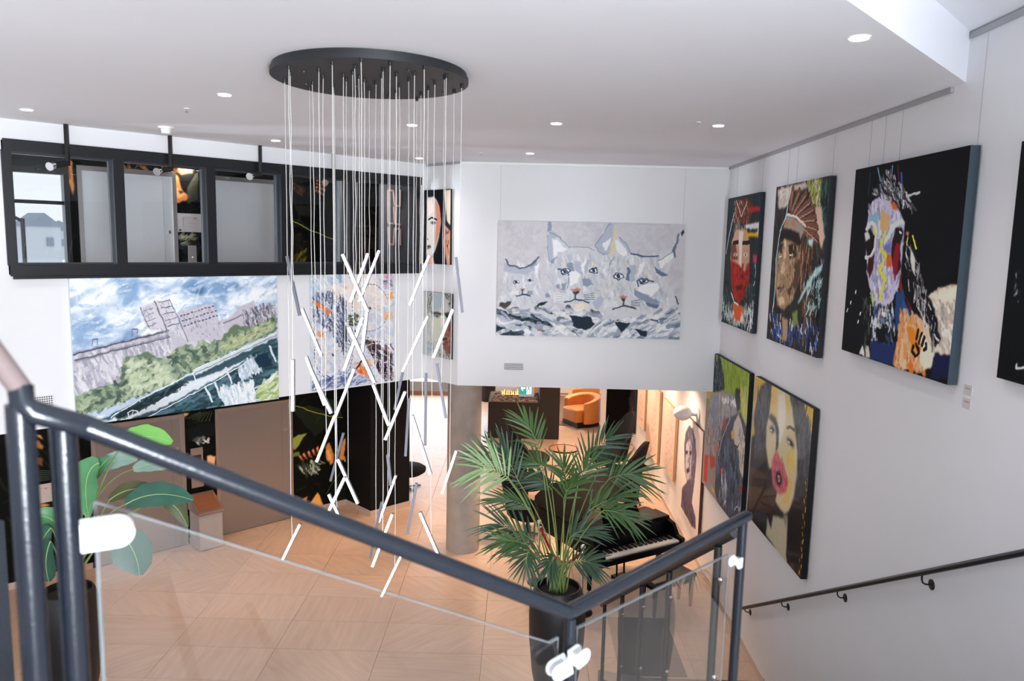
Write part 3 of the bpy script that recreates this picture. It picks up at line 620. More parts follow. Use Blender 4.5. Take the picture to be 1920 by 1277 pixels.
# dark wing chairs
def wing_chair():
    t = thing('lounge_chair', 'x', 'chair', (0, 0, 0), None); ORG[t.name] = (0, 0, 0)
    # faces -Y; curved shell
    vs = []; fs = []; nu, nv = 17, 12
    def shell(u, v, o):      # u across -1..1, v 0..1 up the back
        a = u*1.25; R = .36+.03*v+o
        z = .36+v*(.72*(math.cos(u*math.pi/2)**.5 if abs(u) < .62 else .0)+.0)
        top = .30+.46*max(0, math.cos(min(1, abs(u)/.72)*math.pi/2))**.6
        if abs(u) > .55: top += .10*math.sin((abs(u)-.55)/.45*math.pi)
        z = .34+v*top
        x = R*math.sin(a)*(1+.10*v); y = R*math.cos(a)*(.95+.28*v)-.02
        return (x, y, z)
    for o in (0, -.045):
        for j in range(nv+1):
            for i in range(nu): vs.append(shell(-1+2*i/(nu-1), j/nv, o))
    L_ = (nv+1)*nu
    for s in (0, 1):
        for j in range(nv):
            for i in range(nu-1):
                q = (s*L_+j*nu+i, s*L_+j*nu+i+1, s*L_+(j+1)*nu+i+1, s*L_+(j+1)*nu+i); fs.append(q if s else q[::-1])
    for i in range(nu-1): fs.append((nv*nu+i, nv*nu+i+1, L_+nv*nu+i+1, L_+nv*nu+i)); fs.append((i+1, i, L_+i, L_+i+1))
    for j in range(nv): fs.append((j*nu, (j+1)*nu, L_+(j+1)*nu, L_+j*nu)); fs.append(((j+1)*nu+nu-1, j*nu+nu-1, L_+j*nu+nu-1, L_+(j+1)*nu+nu-1))
    MB().add(vs, fs).build('backrest_shell', M_DARK, t, smooth=True)
    MB().lathe([(.02, .26), (.24, .28), (.33, .34), (.34, .40), (.28, .44), (.02, .45)], (0, -.02, 0), 28).build('seat', M_DARK, t, smooth=True)
    MB().tube([(0, 0, .03), (0, 0, .28)], .025, 10).build('pedestal', M_BLACK, t, smooth=True)
    for k in range(4):
        a = math.pi/4+k*math.pi/2; MB().bar((0, 0, .04), (.30*math.cos(a), .30*math.sin(a), .012), .035, .018).build('foot', M_BLACK, t)
    return t
wc = wing_chair(); first = [True]
def chair_at(x, y, rz, lab, s=1.0):
    o = wc if first[0] else copytree(wc); first[0] = False
    o.location = (x, y, 0); o.rotation_euler.z = rz; o.scale = (s, s, s); o['label'] = lab; o['group'] = 'dark lounge chairs around the small tables'
chair_at(2.02, 16.3, math.radians(-75), 'black high backed lounge chair with rounded top right of the farther table', 1.3)
chair_at(.30, 16.0, math.radians(100), 'black lounge chair left of the farther table, in front of the fireplace', 1.2)
chair_at(.22, 14.3, math.radians(75), 'black lounge chair behind the left palm fronds, back towards the column', 1.25)
chair_at(1.95, 14.15, math.radians(-120), 'black lounge chair at the right, between the palm and the right wall', 1.3)
chair_at(.22, 12.75, math.radians(125), 'black swivel lounge chair on a four-arm foot behind the chrome stanchion', 1.1)
chair_at(1.7, 12.75, math.radians(-60), 'black lounge chair hidden behind the piano lid', 1.05)
chair_at(-2.25, 15.05, math.radians(85), 'black lounge chair half hidden behind the black pillar at left of the column', 1.1)
# stanchions with a red rope
def stanchion(x, y, lab):
    t = thing('rope_stanchion', lab, 'stanchion', (x, y, 0))
    MB().lathe([(.16, 0), (.16, .015), (.12, .03), (.03, .045), (.02, .06)], (x, y, 0), 28).build('base', M_BLACK, t, smooth=True)
    MB().tube([(x, y, .04), (x, y, .90)], .019, 14).build('post', M_CHROME, t, smooth=True)
    MB().lathe([(.02, .86), (.034, .87), (.034, .885), (.02, .895), (.018, .92)], (x, y, 0), 18).build('collar', M_CHROME, t, smooth=True)
    MB().sphere((x, y, .955), .038, 16, 10).build('finial', M_CHROME, t, smooth=True)
stanchion(.37, 10.85, 'chrome rope stanchion standing left of the palm pot')
stanchion(.95, 9.95, 'chrome rope stanchion with round base right of the palm pot')
pts = []
for k in range(13):
    s = k/12; pts.append((.39+.54*s, 10.83-.87*s, .87-.32*math.sin(math.pi*s)))
tag(MB().tube(pts, .02, 10).build('barrier_rope', mat('red_velvet', srgb('a01822'), .8), smooth=True), 'red velvet rope sagging between the two stanchions', 'rope')
# bin and call panel between the lifts
bc = (-4.93, 11.75)
BN = thing('waste_bin', 'steel floor bin with sloping copper top between the lift doors', 'bin', LN(4.72, -12.02, 0))
lb('body', 4.52, 4.90, -11.84, -12.24, 0.02, .60, mat('bin_steel', srgb('b0aaa8'), .4, .3), BN)
m = MB(); a, b = 4.50, 4.92
vs = [LN(a, -11.80, .62), LN(b, -11.80, .62), LN(b, -12.25, .62), LN(a, -12.25, .62), LN(a, -11.80, .66), LN(b, -11.80, .66), LN(b, -12.25, .86), LN(a, -12.25, .86)]
m.add(vs, [(3, 2, 1, 0), (4, 5, 6, 7), (0, 1, 5, 4), (1, 2, 6, 5), (2, 3, 7, 6), (3, 0, 4, 7)]).build('sloping_lid', mat('copper_frame', srgb('9c8378'), .35, .5), BN)
vs = [LN(a+.04, -11.85, .688), LN(b-.04, -11.85, .688), LN(b-.04, -12.2, .843), LN(a+.04, -12.2, .843)]
m = MB(); m.add(vs+[(x, y, z+.006) for x, y, z in vs], [(3, 2, 1, 0), (4, 5, 6, 7), (0, 1, 5, 4), (1, 2, 6, 5), (2, 3, 7, 6), (3, 0, 4, 7)]).build('lid_inset', M_TABLE, BN)
CP = thing('lift_call_panel', 'small steel lift call panel with red figure sign between the ground floor lifts', 'call panel', LN(4.68, DE+.022, .95))
lb('plate', 4.58, 4.78, DE+.034, DE+.022, .95, 1.62, M_STEELF, CP)
lb('display', 4.61, 4.75, DE+.038, DE+.034, 1.22, 1.5, mat('display_dark', srgb('3a2c2c'), .3), CP)
m = MB(); c = LN(4.68, DE+.037, 1.36); m.sphere(c, .055, 12, 8, (1, 1, 1)); m.build('red_symbol', mat('red_symbol', srgb('c02020'), .5, emit=srgb('d02020'), estr=.4), CP, smooth=True)
CP2 = thing('lift_call_panel', 'light steel lift call panel upstairs below the white notice', 'call panel', LN(4.71, DE+.02, 4.75))
lb('plate', 4.65, 4.78, DE+.03, DE+.018, 4.45, 4.93, mat('pale_steel', srgb('a8a39e'), .4, .2), CP2)
for z in (4.62, 4.74): MB().sphere(LN(4.715, DE+.032, z), .014, 10, 6).build('button', M_CHROME, CP2, smooth=True)
M_PAPER = mat('notice_paper', srgb('cfc6c4'), .7); M_INK = mat('ink_black', (.03, .03, .03), .7)
def notice(l0, l1, z0_, z1_, lab):
    t = thing('notice', lab, 'notice', LN((l0+l1)/2, DE+.018, z0_)); h = z1_-z0_; w_ = l1-l0
    lb('sheet', l0, l1, DE+.024, DE+.016, z0_, z1_, M_PAPER, t)
    g = MB(); Lbox(g, l0+.05*w_, l0+.13*w_, DE+.026, DE+.024, z0_+.05*h, z0_+.14*h); g.build('corner_mark', M_INK, t)
    g = MB()
    Lbox(g, l0+.2*w_, l0+.72*w_, DE+.026, DE+.024, z0_+.78*h, z0_+.795*h); Lbox(g, l0+.2*w_, l0+.215*w_, DE+.026, DE+.024, z0_+.25*h, z0_+.79*h); Lbox(g, l0+.4*w_, l0+.6*w_, DE+.026, DE+.024, z0_+.45*h, z0_+.46*h); Lbox(g, l0+.6*w_, l0+.7*w_, DE+.026, DE+.024, z0_+.72*h, z0_+.77*h)
    g.build('drawing_lines', mat('ink_grey', srgb('8a8684'), .7), t)
notice(4.50, 4.93, 5.14, 5.43, 'white notice sheet beside the upper lift door')

la, za = onL(66, 945, DE); lb_, zb = onL(93, 905, DE)
notice(la, lb_+.02, za, zb, 'white notice sheet on the dark lift wall between the left railing posts')
# ------------------------------------------------------------------ grand piano
def piano():
    K = Vector((1.72, 10.72, 0)); al = math.radians(31.6); u = Vector((math.cos(al), math.sin(al), 0)); v = Vector((-u.y, u.x, 0))
    t = thing('grand_piano', 'black polished baby grand piano with raised lid beside the palm', 'piano', tuple(K))
    MP = mat('piano_lacquer', (.003, .003, .004), .4, spec=.12)
    P = lambda a, b, z: tuple(K+u*a+v*b+Vector((0, 0, z)))
    R = Matrix((u, v, Vector((0, 0, 1)))).transposed()
    out = [(-.78, .02), (.78, .02), (.78, .5)]
    for k in range(1, 13):
        s = k/12; out.append((.78-.95*s**1.3-.06*math.sin(s*3.1), .5+.95*s**.8))
    out += [(-.30, 1.58), (-.48, 1.62), (-.66, 1.58), (-.76, 1.45), (-.78, 1.3)]
    m = MB(); m.prism3([P(a, b, .64) for a, b in out], (0, 0, .34)); m.build('case', MP, t, bevel=.008)
    m = MB(); m.prism3([P(a*.95, .06+b*.95, .982) for a, b in out if b > .3] + [P(-.74, .35, .982)], (0, 0, .006)); m.build('soundboard', mat('soundboard', srgb('8a5a32'), .4), t)
    # lid hinged on the straight left side, leaned up
    th = math.radians(27); lp = []
    for a, b in out:
        if b < .3: b = .36
        r_ = a+.78; lp.append(Vector(P(-.78+r_*math.cos(th), b, .99+r_*math.sin(th))))
    nr = (u*(-math.sin(th))+Vector((0, 0, math.cos(th))))*.022
    MB().prism3(lp, nr).build('lid', mat('lid_black', (.003, .003, .004), .5, spec=.03), t, bevel=.003)
    MB().prism3([P(-.78, .03, .982), P(.78, .03, .982), P(.78, .35, .982), P(-.78, .35, .982)], (0, 0, .022)).build('front_lid', MP, t, bevel=.004)
    MB().tube([P(.70, .62, .98), P(-.78+1.42*math.cos(th)-.02, .72, .985+1.42*math.sin(th))], .014, 8).build('lid_prop', MP, t)
    MB().box(P(0, -.14, .655), (1.56, .36, .09), R=R).build('key_bed', MP, t, bevel=.005)
    for s in (-1, 1):
        MB().prism3([P(s*.745-.035, -.32, .69), P(s*.745-.035, .04, .69), P(s*.745-.035, .04, .97), P(s*.745-.035, -.10, .93), P(s*.745-.035, -.2, .78), P(s*.745-.035, -.32, .76)], u*.07).build('cheek', MP, t, bevel=.004)
    MB().prism3([P(-.71, -.02, .72), P(-.71, .02, .72), P(-.71, .03, .96), P(-.71, .0, .96)], u*1.42).build('fallboard', MP, t)
    m = MB(); n = 52; kw = 1.41/n
    for i in range(n): m.box(P(-.705+kw*(i+.5), -.165, .712), (kw-.0018, .24, .024), R=R)
    m.build('white_keys', mat('ivory', srgb('f3ece4'), .3), t)
    m = MB()
    for i in range(n-1):
        if (i+5) % 7 in (2, 6): continue
        m.box(P(-.705+kw*(i+1), -.115, .732), (kw*.55, .14, .022), R=R)
    m.build('black_keys', M_BLACK, t)
    MB().prism3([P(-.36, .20, 1.0), P(.36, .20, 1.0), P(.33, .32, 1.21), P(-.33, .32, 1.21)], v*.018).build('music_desk', MP, t, bevel=.004)
    for a, b in ((-.66, .10), (.66, .10), (-.35, 1.35)):
        MB().lathe([(.032, .09), (.036, .3), (.07, .56), (.075, .66)], P(a, b, 0), 4, R=R @ Matrix.Rotation(math.pi/4, 3, 'Z')).build('leg', MP, t)
        MB().lathe([(.03, 0), (.03, .05), (.014, .06), (.014, .1)], P(a, b, 0), 12).build('caster', mat('brass', srgb('b08a4a'), .3, 1.), t, smooth=True)
    m = MB()
    for s in (-.07, .07): m.bar(P(s, .22, .64), P(s, .2, .12), .025, .025)
    m.box(P(0, .2, .12), (.26, .12, .05), R=R); m.build('pedal_lyre', MP, t)
    for s in (-.06, 0, .06): MB().box(P(s, .1, .075), (.02, .12, .012), R=R).build('pedal', MATS['brass'], t)
    # bench
    b = K-v*.72+u*.1; bt = thing('piano_bench', 'black piano bench with padded top standing in front of the keyboard', 'bench', tuple(b))
    B_ = lambda a, c, z: tuple(b+u*a+v*c+Vector((0, 0, z)))
    MB().box(B_(0, 0, .475), (.78, .34, .07), R=R).build('padded_seat', mat('bench_leather', (.012, .012, .013), .4), bt, bevel=.02)
    MB().box(B_(0, 0, .41), (.74, .30, .06), R=R).build('apron', MP, bt)
    for a in (-.34, .34):
        for c in (-.12, .12): MB().lathe([(.022, 0), (.03, .2), (.036, .4)], B_(a, c, 0), 4, R=R @ Matrix.Rotation(math.pi/4, 3, 'Z')).build('leg', MP, bt)
piano()
# ------------------------------------------------------------------ plants
def leafmat(name, c1, c2, rough=.45):
    m = mat(name, srgb(c1), rough, noise=.15, nscale=6); nt = m.node_tree
    b = nt.nodes['Principled BSDF']; mx = [n for n in nt.nodes if n.type == 'MIX_RGB'][0]
    mx.inputs['Color1'].default_value = (*srgb(c1), 1); mx.inputs['Color2'].default_value = (*srgb(c2), 1)
    return m
M_PALM = [leafmat('palm_leaf', '2f4d25', '4b6f34'), leafmat('palm_leaf_deep', '1b3a26', '2d5434'), leafmat('palm_leaf_pale', '7d9c6c', '9cb884')]
M_STEM = mat('palm_stem', srgb('7d9455'), .5, noise=.2, nscale=10)
M_POT = mat('pot_black', (.008, .008, .01), .45, noise=.3, nscale=20, bump=.05)
def bez(a, b, c, t): return a*(1-t)**2+b*(2*t*(1-t))+c*t*t
def pot(t, x, y, prof, soil_z):
    MB().lathe(prof, (x, y, 0), 40).build('pot', M_POT, t, smooth=True)
    o = MB(); o.lathe([(.005, soil_z+.01), (prof[-1][0]*.6, soil_z+.015), (prof[-1][0]+.005, soil_z)], (x, y, 0), 24, cap=False); o.build('soil', mat('soil', (.02, .016, .013), .95, noise=.5, nscale=40, bump=.8, bscale=60), t)
PX, PY = .50, 8.0
PT = thing('potted_palm', 'tall feathery green palm in a tall glossy black pot', 'plant', (PX, PY, 0))
POTP = [(.19, 0), (.21, .01), (.27, .3), (.31, .7), (.318, 1.0), (.30, 1.18), (.262, 1.29), (.252, 1.31), (.235, 1.31), (.228, 1.22)]
pot(PT, PX, PY, POTP, 1.24)
base = Vector((PX, PY, 1.24))
Z = lambda p: (860+p[0]/3.548, 760+p[1]/3.548)
# node, rachis tip, depth, leaflet length, tone, leaflets per side, spread in degrees
FR = [((540, 290), (450, 120), .35, .36, 0, 9, 42), ((400, 510), (300, 300), .15, .40, 1, 10, 40), ((330, 480), (170, 420), -.35, .44, 2, 10, 52), ((290, 440), (190, 330), .0, .36, 0, 8, 45),
      ((480, 690), (300, 625), .25, .34, 0, 8, 30), ((500, 900), (270, 790), -.1, .38, 1, 13, 50), ((460, 930), (300, 900), -.3, .36, 0, 9, 42), ((470, 960), (450, 1060), -.35, .26, 1, 8, 55),
      ((720, 540), (690, 390), -.05, .32, 0, 10, 48), ((820, 380), (1010, 215), .45, .34, 1, 12, 55), ((1000, 490), (1160, 460), .1, .42, 0, 12, 50), ((930, 440), (1000, 360), .4, .36, 1, 9, 50),
      ((870, 700), (1050, 610), -.1, .36, 0, 11, 38), ((960, 700), (1110, 740), -.3, .34, 0, 10, 38), ((740, 880), (860, 830), -.1, .34, 1, 10, 42), ((760, 1040), (880, 1050), -.3, .28, 1, 10, 55),
      ((570, 430), (480, 370), .3, .30, 0, 8, 45), ((620, 560), (500, 480), .35, .32, 1, 9, 45), ((800, 510), (870, 400), .2, .34, 0, 10, 48), ((640, 1010), (600, 1080), -.25, .22, 1, 7, 50),
      ((560, 1010), (400, 960), .3, .30, 0, 8, 38), ((700, 620), (760, 520), -.3, .30, 0, 8, 45)]
for k, (nd, tp, dy, ll, mi, n, spr) in enumerate(FR):
    a = base+Vector((rnd.uniform(-.09, .09), rnd.uniform(-.07, .07), 0)); Nd = Vector(hit(*Z(nd), (0, PY+dy, 0), (0, 1, 0))); Tp = Vector(hit(*Z(tp), (0, PY+dy*1.35, 0), (0, 1, 0)))
    up = Vector((a.x*.62+Nd.x*.38, a.y*.6+Nd.y*.4, a.z+(Nd.z-a.z)*.62))
    m = MB(); pts = [bez(a, up, Nd, i/12) for i in range(13)]
    Mid = (Nd+Tp)/2+(Nd-up).normalized()*.03+Vector((0, 0, .02)); pts += [bez(Nd, Mid, Tp, i/8) for i in range(1, 9)]
    m.tube(pts, [.0105-.0088*i/(len(pts)-1) for i in range(len(pts))], 6)
    for i in range(n+1):
        s_ = i/n; p = bez(Nd, Mid, Tp, s_); d = (bez(Nd, Mid, Tp, min(1, s_+.05))-bez(Nd, Mid, Tp, max(0, s_-.05))).normalized()
        s = d.cross(Vector((rnd.uniform(-.2, .2), -1, .35))).normalized()
        for sg in (1, -1):
            L = ll*(.72+.42*math.sin(math.pi*(.12+.7*s_)))*rnd.uniform(.82, 1.1)
            an = math.radians(spr*(1.12-.82*s_)+rnd.uniform(-7, 7))
            q = (d*math.cos(an)+s*sg*math.sin(an)+Vector((0, rnd.uniform(-.28, .2), rnd.uniform(-.10, .16)))).normalized()
            wv = q.cross(Vector((rnd.uniform(-.4, .4), -1, .3))).normalized(); W = .0115*rnd.uniform(.8, 1.2)
            dr = rnd.uniform(.06, .26)*L; P_ = []
            for f, wd in ((0, .35), (.25, 1), (.6, .85), (.85, .5), (1, .03)):
                pc = p+q*(L*f)-Vector((0, 0, dr*f*f)); P_ += [pc-wv*(W*wd), pc+wv*(W*wd)]
            m.add(P_, [(0, 1, 3, 2), (2, 3, 5, 4), (4, 5, 7, 6), (6, 7, 9, 8)], mi=1)
    m.build('frond', [M_STEM, M_PALM[mi]], PT, smooth=True)
for k in range(9):
    a = base+Vector((rnd.uniform(-.1, .1), rnd.uniform(-.08, .08), 0)); m = MB(); an = rnd.uniform(0, 6.28); e = a+Vector((.22*math.cos(an), .16*math.sin(an), rnd.uniform(.25, .6)))
    m.tube([bez(a, a+Vector((0, 0, .25)), e, i/6) for i in range(7)], [.012-.0015*i for i in range(7)], 6); m.build('leaf_sheath', M_STEM, PT, smooth=True)
# broad leaved plant at the left
lx, ly, _ = atz(126, 1105, 1.31)
BPN = thing('potted_broad_leaf_plant', 'broad leaved tropical plant in a tall black pot behind the left railing posts', 'plant', (lx, ly, 0))
pot(BPN, lx, ly, POTP, 1.24)
ML = {'a': leafmat('leaf_bright', '58a03c', '86c465', .4), 'd': leafmat('leaf_teal', '1f4a3e', '3a6b58', .35), 'g': leafmat('leaf_grey', '6f8f86', '9fb8ae', .35), 'b': leafmat('leaf_brown', '5a4a30', '4f6a45', .5), 'm': leafmat('leaf_mid', '3a7a48', '64a070', .4)}
M_RIB = mat('leaf_rib', srgb('a9c98a'), .4)
def bleaf(stem, s, ctrl, e, wpx, mi, dys=0., dye=0., tilt=.5):
    pl = lambda p, dy: Vector(hit(p[0], p[1], (0, ly+dy, 0), (0, 1, 0)))
    b0 = Vector((lx+rnd.uniform(-.06, .06), ly+rnd.uniform(-.06, .06), 1.24)); S = pl(s, dys); E_ = pl(e, dye); Cc = pl(ctrl, (dys+dye)/2)
    st = pl(stem, dys*.5)
    m = MB(); m.tube([bez(b0, st, S, t/10) for t in range(11)], [.014-.008*t/10 for t in range(11)], 7)
    lf_ = m.build('leaf_stem', M_STEM, BPN, smooth=True)
    W = wpx/140/2; n = 12; vs = []; fs = []
    for i in range(n+1):
        t = i/n; p = bez(S, Cc, E_, t); d = (bez(S, Cc, E_, min(1, t+.03))-bez(S, Cc, E_, max(0, t-.03))).normalized()
        side = d.cross(Vector((0, -1, tilt))).normalized(); nm = side.cross(d)
        wd = W*(math.sin(math.pi*min(1, (t*.93+.05)))**.62)*(1+.06*math.sin(i*2.1)); wd = max(wd, .004)
        vs += [p-side*wd+nm*wd*.25, p-side*wd*.5+nm*wd*.06, p, p+side*wd*.5+nm*wd*.06, p+side*wd+nm*wd*.25]
    for i in range(n):
        for j in range(4): fs.append((i*5+j, i*5+j+1, (i+1)*5+j+1, (i+1)*5+j))
    o = MB().add(vs, fs).build('leaf', ML[mi], BPN, smooth=True)
    MB().tube([bez(S, Cc, E_, t/8)+Vector((0, -.004, .002)) for t in range(9)], [.006-.0005*t for t in range(9)], 5).build('midrib', M_RIB, o, smooth=True)
bleaf((165, 940), (224, 842), (262, 802), (323, 830), 34, 'a')
bleaf((170, 960), (186, 868), (150, 880), (166, 968), 44, 'm')
bleaf((172, 950), (186, 880), (215, 855), (258, 862), 26, 'g', .1)
bleaf((180, 960), (236, 946), (290, 912), (362, 938), 36, 'd', -.1, -.2)
bleaf((185, 970), (205, 938), (245, 905), (298, 922), 24, 'b', .1)
bleaf((200, 960), (300, 940), (330, 935), (352, 988), 22, 'b', .1, .1)
bleaf((180, 980), (226, 1000), (258, 1030), (262, 1078), 58, 'd', -.2, -.3)
bleaf((110, 1010), (96, 990), (85, 1000), (72, 1030), 30, 'd')
bleaf((110, 1040), (95, 1015), (80, 1050), (92, 1090), 40, 'd', -.1)
bleaf((150, 980), (168, 905), (182, 880), (205, 858), 22, 'm', .1)
bleaf((160, 900), (250, 880), (300, 860), (345, 868), 26, 'g', .2, .3)
bleaf((120, 1000), (118, 1000), (100, 960), (60, 970), 34, 'm', .2)
# ------------------------------------------------------------------ painted canvases (flat art, painted stroke by stroke into generated images)
prs = np.random.RandomState(5)
def vnoise(h, w, s, seed=None):
    r = np.random.RandomState(seed if seed is not None else prs.randint(1 << 30)); gh, gw = int(h/s)+3, int(w/s)+3; g = r.rand(gh, gw)
    y = np.arange(h)/s; x = np.arange(w)/s; yi = y.astype(int); xi = x.astype(int); fy = (y-yi)[:, None]; fx = (x-xi)[None]
    fy = fy*fy*(3-2*fy); fx = fx*fx*(3-2*fx)
    a = g[yi][:, xi]; b = g[yi][:, xi+1]; c = g[yi+1][:, xi]; d = g[yi+1][:, xi+1]
    return (a*(1-fx)+b*fx)*(1-fy)+(c*(1-fx)+d*fx)*fy
def hexc(c): return np.array([int(c[i:i+2], 16)/255 for i in (0, 2, 4)])
class Art:
    def __init__(s, w, h, bg, corners, warp=1.6):
        s.w, s.h = w, h; s.a = np.ones((h, w, 3))*hexc(bg); s.fr = (0, 0, 1)
        A = []; 
        for (x, y), (U, V) in zip(corners, [(0, 0), (w, 0), (w, h), (0, h)]):
            A += [[x, y, 1, 0, 0, 0, -U*x, -U*y, U], [0, 0, 0, x, y, 1, -V*x, -V*y, V]]
        A = np.array(A); s.H = np.append(np.linalg.solve(A[:, :8], A[:, 8]), 1).reshape(3, 3)
        k = max(w, h)/300
        s.dx = (vnoise(h, w, 7*k, 1)-.5)*2*warp*k*1.4+(vnoise(h, w, 2.5*k, 2)-.5)*warp*k; s.dy = (vnoise(h, w, 7*k, 3)-.5)*2*warp*k*1.4+(vnoise(h, w, 2.5*k, 4)-.5)*warp*k
        s.k = k
    def F(s, x0, y0, sc): s.fr = (x0, y0, sc); return s
    def m(s, p):
        x, y = s.fr[0]+p[0]/s.fr[2], s.fr[1]+p[1]/s.fr[2]; q = s.H @ np.array([x, y, 1]); return q[:2]/q[2]
    def _win(s, P, pad):
        x0 = int(max(0, P[:, 0].min()-pad)); x1 = int(min(s.w, P[:, 0].max()+pad+1)); y0 = int(max(0, P[:, 1].min()-pad)); y1 = int(min(s.h, P[:, 1].max()+pad+1))
        return x0, x1, y0, y1
    soft = 1.1
    def P(s, c, pts, al=1., raw=False, so=None):
        P = np.array(pts, float) if raw else np.array([s.m(p) for p in pts]); r = int(round((s.soft if so is None else so)*s.k)); x0, x1, y0, y1 = s._win(P, 6*s.k+2*r)
        if x1 <= x0 or y1 <= y0: return s
        X = np.arange(x0, x1)[None]+.5+s.dx[y0:y1, x0:x1]; Y = np.arange(y0, y1)[:, None]+.5+s.dy[y0:y1, x0:x1]
        ins = np.zeros(X.shape, bool); n = len(P)
        for i in range(n):
            ax, ay = P[i]; bx, by = P[(i+1) % n]
            if ay == by: continue
            c1 = (ay > Y) != (by > Y); ins ^= c1 & (X < (bx-ax)*(Y-ay)/(by-ay)+ax)
        m = ins.astype(float)
        if r:
            for _ in range(2):
                for ax in (0, 1):
                    cs = np.cumsum(np.concatenate([np.repeat(np.take(m, [0], ax), r+1, ax), m, np.repeat(np.take(m, [-1], ax), r, ax)], ax), ax); n_ = m.shape[ax]
                    m = (np.take(cs, range(2*r+1, 2*r+1+n_), ax)-np.take(cs, range(0, n_), ax))/(2*r+1)
        k = (m*al)[..., None]; s.a[y0:y1, x0:x1] = s.a[y0:y1, x0:x1]*(1-k)+hexc(c)*k; return s
    def S(s, c, wd, pts, al=1., raw=False, fade=False):       # wd in canvas pixels (per 300)
        P = np.array(pts, float) if raw else np.array([s.m(p) for p in pts]); W = wd*s.k/2
        for i in range(len(P)-1):
            Q = P[i:i+2]; x0, x1, y0, y1 = s._win(Q, W+4*s.k)
            if x1 <= x0 or y1 <= y0: continue
            X = np.arange(x0, x1)[None]+.5+s.dx[y0:y1, x0:x1]*.6; Y = np.arange(y0, y1)[:, None]+.5+s.dy[y0:y1, x0:x1]*.6
            d = Q[1]-Q[0]; L2 = (d @ d)+1e-9; t = np.clip(((X-Q[0][0])*d[0]+(Y-Q[0][1])*d[1])/L2, 0, 1)
            D = np.hypot(X-Q[0][0]-t*d[0], Y-Q[0][1]-t*d[1]); k = np.clip((W-D)/.8+.5, 0, 1)*al
            if fade: k = k*(1-.7*t)
            s.a[y0:y1, x0:x1] = s.a[y0:y1, x0:x1]*(1-k[..., None])+hexc(c)*k[..., None]
        return s
    def D(s, cols, n, poly, ln=14, wd=4, ang=None, var=.6, al=.8, seed=0):   # dabs of the brush inside a polygon
        ln *= .62; wd *= .72; n = int(n*1.45); r = np.random.RandomState(seed+17); P = np.array([s.m(p) for p in poly]); x0, y0 = P.min(0); x1, y1 = P.max(0); k = 0; tr = 0
        while k < n and tr < n*8:
            tr += 1; x, y = r.uniform(x0, x1), r.uniform(y0, y1); ins = False; m = len(P)
            for i in range(m):
                ax, ay = P[i]; bx, by = P[(i+1) % m]
                if (ay > y) != (by > y) and x < (bx-ax)*(y-ay)/(by-ay)+ax: ins = not ins
            if not ins: continue
            k += 1; a = (r.uniform(0, math.pi) if ang is None else math.radians(ang)+r.normal()*var*.5); L = ln*s.k*r.uniform(.5, 1.3)/2
            a2 = a+r.normal()*.25
            s.S(cols[r.randint(len(cols))], wd*r.uniform(.5, 1.3), [(x-math.cos(a)*L, y-math.sin(a)*L), (x, y), (x+math.cos(a2)*L, y+math.sin(a2)*L)], al*r.uniform(.6, 1), raw=True)
        return s
    def grad(s, c, pts_mask, al): return s
    def img(s, name, gain=1., grain=.03):
        a = s.a*(1+grain*(vnoise(s.h, s.w, 3*s.k, 8)-.5)*1.2+grain*.7*(vnoise(s.h, s.w, 1.2, 9)-.5)*2)[..., None]
        lin = np.where(a <= .04045, a/12.92, ((np.clip(a, 0, 1)+.055)/1.055)**2.4)*gain; lin = np.clip(lin, 0.002, .88)
        o = np.where(lin <= .0031308, lin*12.92, 1.055*lin**(1/2.4)-.055)
        im = bpy.data.images.new(name, s.w, s.h); px = np.ones((s.h, s.w, 4), np.float32); px[..., :3] = o[::-1]; im.pixels.foreach_set(px.ravel()); im.pack(); return im
def artmat(name, im, rough=.55, coat=0.):
    m = bpy.data.materials.new(name); m.use_nodes = True; nt = m.node_tree; b = nt.nodes['Principled BSDF']
    t = nt.nodes.new('ShaderNodeTexImage'); t.image = im; t.extension = 'EXTEND'; nt.links.new(t.outputs['Color'], b.inputs['Base Color']); b.inputs['Roughness'].default_value = rough
    b.inputs['Coat Weight'].default_value = coat; b.inputs['Specular IOR Level'].default_value = .07
    uv = nt.nodes.new('ShaderNodeUVMap'); uv.uv_map = 'uv'; nt.links.new(uv.outputs['UV'], t.inputs['Vector'])
    g = nt.nodes.new('ShaderNodeTexNoise'); g.inputs['Scale'].default_value = 90; bp = nt.nodes.new('ShaderNodeBump'); bp.inputs['Strength'].default_value = .12; bp.inputs['Distance'].default_value = .004
    nt.links.new(g.outputs['Fac'], bp.inputs['Height']); nt.links.new(bp.outputs['Normal'], b.inputs['Normal']); return m
